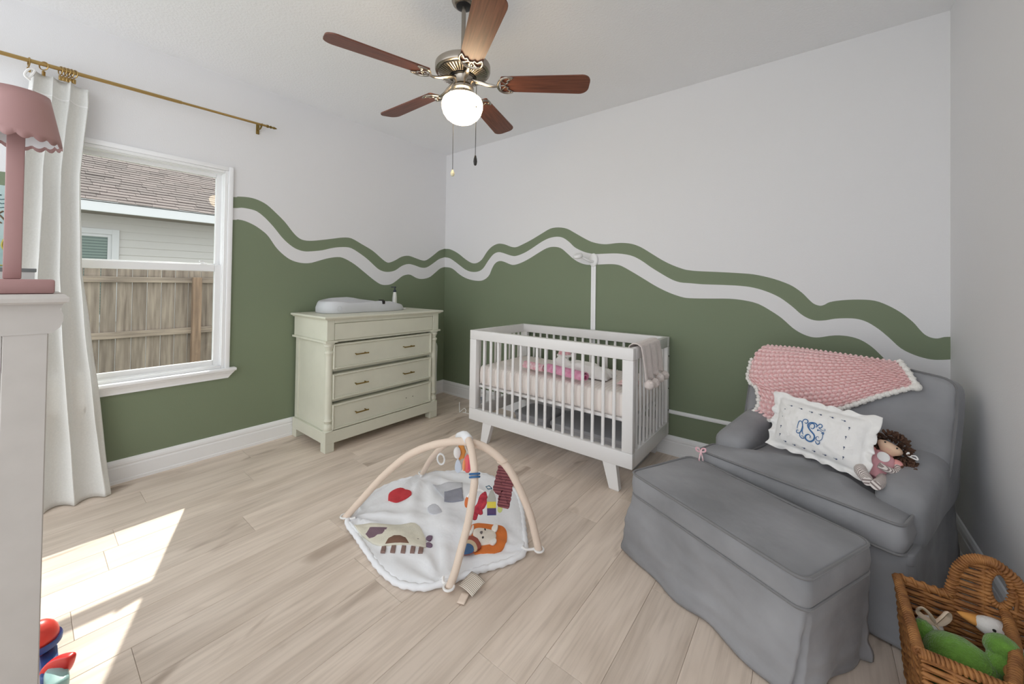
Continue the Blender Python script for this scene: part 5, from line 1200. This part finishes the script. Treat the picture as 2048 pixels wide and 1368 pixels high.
c = Vector((-1.262, 1.366, 0.196)); lf = thing('leaf_toy', 'red floppy leaf toy hanging beside the front leg of the play gym', 'toy', mtx=toyframe(c, -0.1))
b = B(); b.slab(smooth2([(0.030, 0.066), (0.040, 0.045), (0.046, 0.020), (0.036, -0.010), (0.026, -0.020), (0.030, -0.040), (0.016, -0.048), (0.002, -0.040), (0.004, -0.075), (-0.016, -0.078), (-0.014, -0.045), (-0.020, -0.020), (-0.004, 0.000), (0.006, 0.040)], 3), -0.004, 0.006, 0.003, 0.002, 4, 2, lambda x, z, y: (x, y + 0.006 * math.sin(z * 60), z)); b.make('leaf_body', mat('toy_red', (200, 64, 76), 0.85, var=0.3, vs=60, col2=(150, 40, 60)), lf)
b = B(); b.slab([(-0.052 + 0.012 * math.cos(a), 0.004 + 0.026 * math.sin(a)) for a in [2 * PI * i / 18 for i in range(18)]], -0.004, 0.006, 0.003, 0.002, 3, fn=lambda x, z, y: (x, y, z)); b.make('orange_pod', mat('toy_pod', (214, 120, 70), 0.9), lf)
b = B(); b.tube([(-0.052, 0, 0.030), (-0.035, 0, 0.06), (0.004, 0, 0.07), (0.022, 0, 0.064)], 0.006, 6); b.make('strap', M['cotton'], lf); hanger(lf, c, A2, top=0.066)
c = Vector((-1.208, 1.405, 0.207)); tg = thing('hang_tag', 'small cardboard tag with a yellow band and a purple foot on the play gym', 'tag', mtx=toyframe(c, 0.03))
b = B(); b.prism([(-0.022, -0.062), (0.022, -0.058), (0.022, 0.020), (0.012, 0.050), (0.004, 0.066), (-0.006, 0.052), (-0.022, 0.016)], -0.001, 0.001, lambda x, z, y: (x, y, z)); b.make('card', mat('tag_grey', (178, 180, 172), 0.6), tg, smooth=False)
for nm, z0, z1, col in (('yellow_band', -0.026, 0.004, (228, 212, 84)), ('purple_band', -0.058, -0.026, (84, 66, 112))):
    b = B(); b.box(-0.0215, 0.0215, -0.0018, -0.0009, z0, z1); b.make(nm, mat('tag_' + nm, col, 0.6), tg, smooth=False)
b = B(); b.box(-0.0215, 0.0215, -0.0018, -0.0009, -0.0605, -0.056); b.make('blue_foot', mat('tag_blue', (60, 84, 150), 0.6), tg, smooth=False)
b = B(); b.tube([(0.004, 0, 0.066), (-0.010, 0, 0.080), (-0.026, 0, 0.076), (-0.016, 0, 0.064), (0.004, 0, 0.066)], 0.0022, 6); b.make('string', mat('toy_teal', (64, 110, 130), 0.8), tg)
c = Vector((-1.160, 1.422, 0.290)); st_ = thing('striped_toy', 'maroon striped flat crinkle toy hanging from the right leg of the play gym', 'toy', mtx=toyframe(c, -0.14))
M['maroon'] = stripe_mat('maroon_stripes', (146, 88, 92), (108, 58, 66), 74.0, 2, 0.9, 0.5)
b = B(); b.slab(densify([(-0.030, 0.100), (0.010, 0.098), (0.020, 0.082), (0.052, 0.042), (0.052, -0.060), (0.048, -0.098), (-0.006, -0.092), (-0.008, -0.040), (-0.040, -0.022), (-0.036, 0.040)], 8), -0.003, 0.005, 0.002, 0.002, 6, 2, lambda x, z, y: (x + 0.0025 * math.sin(z * 465), y + 0.0035 * math.sin(z * 230) + 0.01 * z, z)); b.make('crinkle_panel', M['maroon'], st_, angle=180)
b = B(); b.slab([(0.012 * math.cos(a) + 0.008, -0.104 + 0.018 * math.sin(a)) for a in [2 * PI * i / 16 for i in range(16)]], -0.002, 0.004, 0.002, 0.001, 3, fn=lambda x, z, y: (x, y, z)); b.make('green_tab', mat('toy_lime', (196, 204, 128), 0.9), st_)
hanger(st_, c, A1, top=0.098)
b = B(); q = st_.matrix_world.inverted() @ Vector(nearest(A1, c)); b.tube([(q.x + 0.022 * math.cos(a), q.y + 0.022 * math.sin(a), q.z + 0.006 * math.cos(a)) for a in [2 * PI * i / 18 for i in range(18)]], 0.004, 6, loop=True); b.make('clip_ring', M['cream'], st_)

# ------------------------------------------------------------------ wicker basket with soft toys
BL_ = (0.36, 1.65, 0.0)
bas = thing('wicker_basket', 'brown wicker basket with an arched handle, full of soft toys by the right wall', 'basket', BL_)
def wall_weave(nm, A_, Bp, zt, z0=0.0, lean=((0, 0), (0, 0)), rows=20, topf=None, hole=None, r=0.0066):
    """horizontal strands woven round upright stakes; A_, Bp ends of the foot line; lean moves the top outwards"""
    b = LB(BL_); L_ = math.dist(A_, Bp); ux, uy = (Bp[0] - A_[0]) / L_, (Bp[1] - A_[1]) / L_; nx, ny = -uy, ux
    def P(s, z, o=0.0): k = z / 0.30; f = s / L_; return (A_[0] + ux * s + nx * o + lerp(lean[0][0], lean[1][0], f) * k, A_[1] + uy * s + ny * o + lerp(lean[0][1], lean[1][1], f) * k, z)
    top = topf or (lambda s: zt); zm = max(top(L_ * i / 40) for i in range(41)); nr = int((zm - z0) / 0.0106); ns = max(2, round(L_ / 0.052))
    for i in range(nr):
        z = z0 + 0.006 + 0.0106 * i; seg = []
        for j in range(49):
            s = L_ * j / 48; ok = z < top(s) - 0.004 and not (hole and hole[0] < s < hole[1] and hole[2] < z < hole[3])
            if ok: seg.append(P(s, z + 0.0015 * nz(s * 20, i, 5), 0.0055 * math.sin(PI * s / L_ * ns + (i % 2) * PI)))
            if (not ok or j == 48) and len(seg) > 2: b.tube(seg, r * rng.uniform(0.85, 1.1), 5)
            if not ok: seg = []
    b.make(nm, M['wicker'], bas, kind='stuff', angle=180)
    b = LB(BL_)
    for j in range(ns + 1):
        s = L_ * j / ns
        if hole and hole[0] < s < hole[1]: continue
        b.tube([P(s, z0), P(s, top(s) - 0.002)], 0.0052, 6)
    b.make('stakes', M['wicker'], bas, kind='stuff')
    return P
def wrap_rim(path, r, nm, loop=False):
    b = LB(BL_); p = catmull(path, 10, loop); b.tube(p, r * 0.8, 8, loop=loop)
    L_ = 0.0; s = 0.0; pts = [Vector(q) for q in p]; turns = int(sum((c - a).length for a, c in zip(pts, pts[1:])) / 0.0085)
    sp = []
    for i in range(turns * 8 + 1):
        k = i / (turns * 8) * (len(pts) - 1); j = min(int(k), len(pts) - 2); q = pts[j].lerp(pts[j + 1], k - j); t_ = (pts[j + 1] - pts[j]).normalized()
        a_ = t_.cross(Vector((0.3, 0.2, 1))).normalized(); c_ = t_.cross(a_); an = 2 * PI * i / 8; sp.append(q + (a_ * math.cos(an) + c_ * math.sin(an)) * r * 0.86)
    b.tube(sp, 0.0042, 5); b.make(nm, M['wicker'], bas, angle=180)
bx0, bx1, by0, by1 = 0.250, 0.515, 1.490, 1.800
wall_weave('left_side', (bx0, by1), (bx0, by0), 0.300, lean=((-0.024, 0.010), (-0.024, -0.012)))
wall_weave('near_side', (bx0, by0), (bx1, by0), 0.298, lean=((-0.024, -0.012), (0.020, -0.012)))
wall_weave('right_side', (bx1, by0), (bx1, by1), 0.300, lean=((0.020, -0.012), (0.020, 0.010)))
hx0, hx1, hc = 0.345 - bx0, 0.497 - bx0, 0.418 - bx0
def hump(s):
    if hx0 < s < hx1: return 0.300 + 0.140 * math.sqrt(max(0, 1 - abs((s - hc) / (hx1 - hc if s > hc else hc - hx0)) ** 2.4))
    return 0.300
wall_weave('far_side', (bx0, by1), (bx1, by1), 0.300, lean=((-0.024, 0.010), (0.020, 0.010)), topf=hump, hole=(0.425 - bx0, 0.462 - bx0, 0.318, 0.418))
wrap_rim([(bx0 - 0.024, by1 + 0.010, 0.302), (bx0 - 0.024, (by0 + by1) / 2, 0.302), (bx0 - 0.024, by0 - 0.012, 0.302)], 0.0115, 'left_rim')
wrap_rim([(bx0 - 0.024, by0 - 0.012, 0.300), ((bx0 + bx1) / 2, by0 - 0.012, 0.300), (bx1 + 0.020, by0 - 0.012, 0.300)], 0.0115, 'near_rim')
wrap_rim([(bx1 + 0.020, by0 - 0.012, 0.302), (bx1 + 0.020, (by0 + by1) / 2, 0.302), (bx1 + 0.020, by1 + 0.010, 0.302)], 0.0115, 'right_rim')
wrap_rim([(bx0 - 0.024, by1 + 0.012, 0.302)] + [(bx0 + s, by1 + 0.012, hump(s)) for s in (hx0 - 0.012, hx0 + 0.001, hx0 + 0.012, hx0 + 0.03, hc - 0.02, hc, hc + 0.02, hx1 - 0.028, hx1 - 0.012, hx1 - 0.001, hx1 + 0.01)] + [(bx1 + 0.020, by1 + 0.012, 0.302)], 0.0125, 'handle_rim')
wrap_rim([(0.425 + 0.018 + 0.024 * math.cos(a), by1 + 0.013, 0.368 + 0.052 * math.sin(a)) for a in [2 * PI * i / 12 for i in range(12)]], 0.008, 'handle_hole_rim', True)
b = LB(BL_); b.box(bx0, bx1, by0, by1, 0.0, 0.012, 0.004); b.make('bottom', M['wicker'], bas, smooth=False)
wrap_rim([(0.452, by1 + 0.004, 0.306), (0.440, 1.70, 0.304), (0.418, 1.60, 0.303), (0.385, by0 - 0.004, 0.301)], 0.0115, 'divider_rim')
wall_weave('divider', (0.452, by1 - 0.006), (0.385, by0 + 0.006), 0.298, z0=0.012)
# soft toys
def fuzzy(nm, parts, m_, t, seed=0, amp=0.004, res=20):
    b = B()
    for c, r in parts:
        k0 = len(b.bm.verts); b.ball(c, r, res); b.bm.verts.ensure_lookup_table()
        for w in b.bm.verts[k0:]: w.co += Vector((nz(w.co.x * 90, w.co.y * 90, w.co.z * 90 + seed), nz(w.co.y * 90, w.co.z * 90, seed + 4), nz(w.co.z * 90, w.co.x * 90, seed + 9))) * amp
    return b.make(nm, m_, t, angle=180)
M['plushgreen'] = mat('plush_green', (110, 158, 62), 0.95, var=0.3, vs=40, bump=(240, 0.6), sheen=0.4)
M['plushwhite'] = mat('plush_white', (232, 230, 228), 0.95, bump=(200, 0.3), sheen=0.3); M['beak'] = mat('beak_orange', (222, 158, 84), 0.85)
dn = thing('green_plush', 'fuzzy bright green plush animal lying in the wicker basket', 'soft toy', (0.325, 1.625, 0.150), math.radians(-20))
fuzzy('plush_body', [((0.005, 0.0, 0.075), (0.078, 0.058, 0.062)), ((0.010, -0.005, 0.0), (0.070, 0.055, 0.06))], M['plushgreen'], dn, 1)
fuzzy('plush_head', [((0.072, 0.046, 0.142), (0.036, 0.034, 0.034)), ((0.078, 0.028, 0.112), (0.040, 0.038, 0.034))], M['plushgreen'], dn, 5)
fuzzy('plush_tail', [((-0.072, 0.018, 0.092), (0.026, 0.030, 0.032))], M['plushgreen'], dn, 8)
b = B(); b.tube(catmull([(0.034, -0.010, 0.128), (0.052, -0.020, 0.108), (0.074, -0.024, 0.086)], 5), 0.003, 6); b.make('mouth_line', mat('plush_dark', (40, 70, 30), 0.9), dn)
gs = thing('goose_plush', 'white plush goose with an orange beak in the wicker basket', 'soft toy', (0.428, 1.768, 0.115), math.radians(0))
fuzzy('goose_head', [((-0.006, 0.006, 0.152), (0.040, 0.028, 0.026)), ((0.016, -0.010, 0.120), (0.030, 0.028, 0.04)), ((0.016, -0.016, 0.04), (0.034, 0.034, 0.07))], M['plushwhite'], gs, 3, 0.0015)
b = B(); b.rings([[(x, 0.012 + r * math.cos(2 * PI * j / 12), 0.152 + dz + r * 0.75 * math.sin(2 * PI * j / 12)) for j in range(12)] for x, r, dz in ((-0.030, 0.022, 0.0), (-0.048, 0.017, 0.001), (-0.066, 0.010, 0.004), (-0.076, 0.002, 0.007))]); b.make('beak', M['beak'], gs, angle=180)
b = B(); b.ball((-0.010, -0.0195, 0.160), (0.0045, 0.003, 0.0045), 8); b.make('eye', M['black'], gs)
b = B(); b.tube([(0.016 + 0.034 * math.cos(a), -0.012 + 0.032 * math.sin(a), 0.092) for a in [2 * PI * i / 20 for i in range(20)]], 0.004, 6, loop=True); b.make('pink_collar', mat('collar_pink', (196, 74, 130), 0.8), gs)
bn = thing('bow_doll', 'pale plush with a cream fabric bow tucked at the far left of the wicker basket', 'soft toy', (0.290, 1.755, 0.10), 0.4)
fuzzy('plush_body', [((0.0, 0.0, 0.05), (0.036, 0.034, 0.075)), ((0.0, -0.004, 0.120), (0.030, 0.028, 0.022))], M['plushwhite'], bn, 7, 0.002)
b = B()
for s in (-1, 1): b.tube(catmull([(0, -0.02, 0.138), (0.014 * s, -0.026, 0.165), (0.030 * s, -0.02, 0.178), (0.038 * s, -0.014, 0.160), (0.020 * s, -0.02, 0.146), (0, -0.02, 0.138)], 5), 0.008, 6, flat=0.45)
b.tube(catmull([(0, -0.022, 0.138), (0.02, -0.03, 0.115), (0.05, -0.03, 0.105), (0.075, -0.02, 0.085)], 5), 0.009, 6, flat=0.4); b.make('bow', mat('bow_cream', (226, 206, 184), 0.9), bn)
b = B(); b.tube(catmull([(0.01, -0.03, 0.122), (0.03, -0.038, 0.10), (0.035, -0.036, 0.07)], 5), 0.010, 6, flat=0.4); b.make('striped_tail', M['rosepink'], bn)
ft = thing('floral_pouch', 'pink and white floral soft toy in the right compartment of the wicker basket', 'soft toy', (0.478, 1.640, 0.10), 0.0)
fuzzy('pouch_body', [((0, 0, 0.04), (0.030, 0.085, 0.075))], mat('floral_print', (222, 172, 164), 0.9, var=0.6, vs=36, col2=(240, 230, 224)), ft, 2, 0.002)
b = B()
for i in range(3): b.ball((-0.012, -0.05 + 0.045 * i, 0.104 - 0.006 * i), (0.012, 0.018, 0.008), 10)
b.make('petals', M['plushwhite'], ft)

# ------------------------------------------------------------------ bookcase at the left edge with lamp and books
KL = (-1.65, -0.30, 0.0); KX = -1.500
bc = thing('bookcase', 'scuffed white painted bookcase at the left edge carrying the pink lamp', 'bookcase', KL)
KB = KX - 0.33; KY1, KY0 = 0.040, -0.76
b = LB(KL)
rs = [[(KB, KY0 - d, z), (KX + d, KY0 - d, z), (KX + d, KY1 + d, z), (KB, KY1 + d, z)] for d, z in ((0.020, 1.192), (0.030, 1.197), (0.032, 1.206), (0.026, 1.214), (0.024, 1.216))]
b.rings(rs); b.make('top', M['bookcase'], bc, smooth=False)
crn = [(0.0, 1.118), (0.007, 1.119), (0.009, 1.124), (0.016, 1.132), (0.020, 1.146), (0.0205, 1.164), (0.016, 1.178), (0.018, 1.186), (0.020, 1.192)]
b = LB(KL); b.rings([[(KB, KY0 - d, z), (KX + 0.002, KY0 - d, z), (KX + 0.002, KY1 + d * 1.15, z), (KB, KY1 + d * 1.15, z)] for d, z in crn]); b.make('crown_moulding', M['bookcase'], bc, smooth=False)
b = LB(KL); b.box(KB, KX - 0.02, KY1 - 0.022, KY1 - 0.001, 0, 1.125); b.box(KB, KX - 0.02, KY0 + 0.001, KY0 + 0.022, 0, 1.125); b.make('side_panel', M['bookcase'], bc, smooth=False)
for y0, y1 in ((KY1 - 0.070, KY1), (KY0, KY0 + 0.070)):
    b = LB(KL); b.box(KX - 0.02, KX, y0, y1, 0, 1.125, 0.002, 1); b.make('stile', M['bookcase'], bc, smooth=False)
b = LB(KL); b.box(KX - 0.02, KX - 0.0005, KY0 + 0.0705, KY1 - 0.0705, 1.03, 1.125); b.make('frieze_rail', M['bookcase'], bc, smooth=False)
b = LB(KL); b.box(KB, KB + 0.012, KY0 + 0.022, KY1 - 0.022, 0, 1.12); b.make('back_panel', M['bookcase'], bc, smooth=False)
for z in (0.06, 0.40, 0.74):
    b = LB(KL); b.box(KB + 0.012, KX - 0.022, KY0 + 0.022, KY1 - 0.022, z - 0.02, z); b.make('shelf', M['bookcase'], bc, smooth=False)
for lab, z, h_, col in (('teal lidded toy bin on the bottom shelf of the bookcase', 0.06, 0.20, (110, 176, 168)), ('pink lidded toy bin on the middle shelf of the bookcase', 0.40, 0.24, (206, 96, 124))):
    t = thing('toy_bin', lab, 'bin', (KX - 0.16, -0.20, z), 0, None, 'toy bins in the bookcase'); mm = mat('bin_colour', col, 0.5)
    b = B(); b.box(-0.115, 0.115, -0.16, 0.195, 0.0, h_ - 0.02, 0.012); b.make('tub', mm, t)
    b = B(); b.box(-0.12, 0.12, -0.165, 0.20, h_ - 0.0195, h_, 0.006); b.make('lid', mm, t)
# lamp
LMP = (KX - 0.085, -0.019, 1.2165)
lamp = thing('table_lamp', 'dusty pink table lamp with a scalloped shade and square stem on the white bookcase', 'lamp', LMP)
b = B(); b.box(-0.068, 0.068, -0.068, 0.068, 0.0, 0.036, 0.005); b.make('base', M['pink'], lamp)
b = B(); b.box(-0.013, 0.013, -0.0145, 0.0145, 0.036, 0.470, 0.003); b.make('stem', M['pink'], lamp)
b = B(); N_ = 120
def sh(j, t): # t 0 top .. 1 bottom
    a = 2 * PI * j / N_; r = lerp(0.054, 0.077, t); z = lerp(0.508, 0.390, t)
    if t > 0.9: z -= (t - 0.9) / 0.1 * 0.010 * abs(math.sin(a * 9))
    return (r * math.cos(a), r * math.sin(a), z)
b.rings([[sh(j, t) for j in range(N_)] for t in (0, 0.25, 0.5, 0.75, 0.9, 1.0)], cap0=False, cap1=False)
b.rings([[(r * math.cos(2 * PI * j / N_), r * math.sin(2 * PI * j / N_), 0.5075) for j in range(N_)] for r in (0.02, 0.054)], cap0=True, cap1=False)
shd = b.make('shade', M['pink'], lamp, angle=50); md = shd.modifiers.new('thickness', 'SOLIDIFY'); md.thickness = 0.002; md.offset = -1
b = B(); b.rings([[tuple(Vector(sh(j, t)) * 0 + Vector((sh(j, t)[0] * 0.965, sh(j, t)[1] * 0.965, sh(j, t)[2] + 0.003))) for j in range(N_)] for t in (0.02, 0.5, 0.97)], cap0=False, cap1=False); b.make('shade_lining', M['trim'], lamp, angle=180)
b = B(); b.lathe([(0, 0.43), (0.012, 0.43), (0.012, 0.45), (0.020, 0.465), (0.022, 0.480), (0.014, 0.498), (0, 0.503)], 18); b.make('bulb', M['cotton'], lamp)
M['pagewhite'] = mat('paper_edges', (214, 214, 212), 0.8); M['coverdark'] = mat('cover_grey', (122, 126, 126), 0.6); M['coverteal'] = mat('cover_teal', (168, 204, 202), 0.55, var=0.25, vs=9, col2=(206, 224, 224)); M['inkdark'] = mat('ink_teal', (46, 92, 98), 0.7); M['inkbrown'] = mat('ink_brown', (122, 104, 82), 0.7); M['inkyellow'] = mat('ink_yellow', (190, 176, 84), 0.7)
for i, (y1, lab) in enumerate(((0.020, 'lower grey-covered board book lying flat behind the lamp'), (0.021, 'upper grey-covered board book lying flat behind the lamp'))):
    z = 1.2165 + 0.033 * i
    t = thing('board_book', lab, 'book', (KX - 0.265, -0.08, z), 0, None, 'board books lying behind the lamp')
    b = B(); b.box(-0.055, 0.055, -0.11, 0.08 + y1 - 0.003, 0.003, 0.0225); b.make('pages', M['pagewhite'], t, smooth=False)
    b = B(); b.box(-0.057, 0.057, -0.112, 0.08 + y1, 0.0225, 0.0325, 0.001, 1); b.make('front_cover', M['coverdark'], t, smooth=False)
    b = B(); b.box(-0.057, 0.057, -0.112, 0.08 + y1, 0.0, 0.003, 0.001, 1); b.make('back_cover', M['pagewhite'], t, smooth=False)
pb = thing('picture_book', 'pale turquoise picture book standing behind the pink lamp', 'book', (KX - 0.272, -0.135, 1.2827), 0); pb.scale = (1, 1, 0.864)
b = B(); b.box(-0.010, 0.010, -0.10, 0.112, 0.0, 0.262, 0.002, 1); b.make('pages', M['pagewhite'], pb, smooth=False)
b = B(); b.box(0.0102, 0.0128, -0.102, 0.114, 0.0, 0.264, 0.001, 1); b.make('front_cover', M['coverteal'], pb, smooth=False)
b = B(); b.box(-0.0128, -0.0102, -0.102, 0.114, 0.0, 0.264, 0.001, 1); b.make('back_cover', M['coverteal'], pb, smooth=False)
b = B()
for i, (a, c) in enumerate(((0.085, 0.092), (0.058, 0.108), (0.062, 0.108), (0.056, 0.108))):
    z = 0.232 - 0.013 * i; b.tube([(0.0132, lerp(a, c, k / 12), z + 0.0018 * math.sin(k * 2.1)) for k in range(13)], 0.0011, 4)
b.make('title_lettering', M['inkdark'], pb)
b = B()
for pts in ([(0.06, 0.205), (0.078, 0.185), (0.092, 0.165), (0.106, 0.14)], [(0.070, 0.160), (0.084, 0.152), (0.094, 0.142)], [(0.088, 0.172), (0.096, 0.182)], [(0.066, 0.196), (0.06, 0.186)]):
    b.tube([(0.0132, y, z) for y, z in pts], 0.0020, 4)
b.make('branch_picture', M['inkbrown'], pb)
b = B(); b.tube(catmull([(0.0132, 0.108, 0.108), (0.0132, 0.098, 0.088), (0.0132, 0.096, 0.068), (0.0132, 0.104, 0.050)], 5), 0.0024, 4); b.tube([(0.0132, -0.05, 0.006), (0.0132, 0.112, 0.008)], 0.002, 4); b.make('yellow_picture', M['inkyellow'], pb)
# activity toy on the floor beside the bookcase
tt = thing('activity_toy', 'plastic toy with a red ball and red fin on the floor beside the bookcase', 'toy', (-1.912, 0.084, 0.0))
b = B(); b.slab(rrect(0.10, 0.05, 0.02, 4, 0.085, 0.0), 0.0, 0.040, 0.010, 0.003, 4); b.make('aqua_base', mat('toy_aqua', (150, 190, 190), 0.4), tt)
b = B(); b.slab(rrect(0.16, 0.04, 0.015, 4, -0.02, -0.012), 0.0, 0.024, 0.008, 0.002, 3); b.make('blue_axle', mat('toy_blue', (44, 78, 140), 0.4), tt)
b = B(); b.ball((-0.082, -0.036, 0.072), (0.048, 0.048, 0.054), 22); b.make('red_ball', mat('toy_brightred', (212, 66, 56), 0.35), tt)
b = B(); b.lathe([(0.045, 0.040), (0.0545, 0.048), (0.0555, 0.062), (0.0535, 0.068), (0.045, 0.060)], 28, (-0.082, -0.036, 0.0)); b.make('blue_band', mat('toy_navy', (44, 78, 140), 0.4), tt)
b = B(); b.slab(smooth2([(-0.010, 0.020), (0.010, 0.050), (0.045, 0.068), (0.082, 0.072), (0.084, 0.050), (0.070, 0.018), (0.045, 0.004), (0.010, 0.006)], 4), -0.012, 0.012, 0.007, 0.002, 4, fn=lambda x, z, y: (FR.x * x + FB.x * y + 0.02, FR.y * x + FB.y * y - 0.02, z)); b.make('red_fin', mat('toy_fin', (214, 48, 44), 0.3), tt)
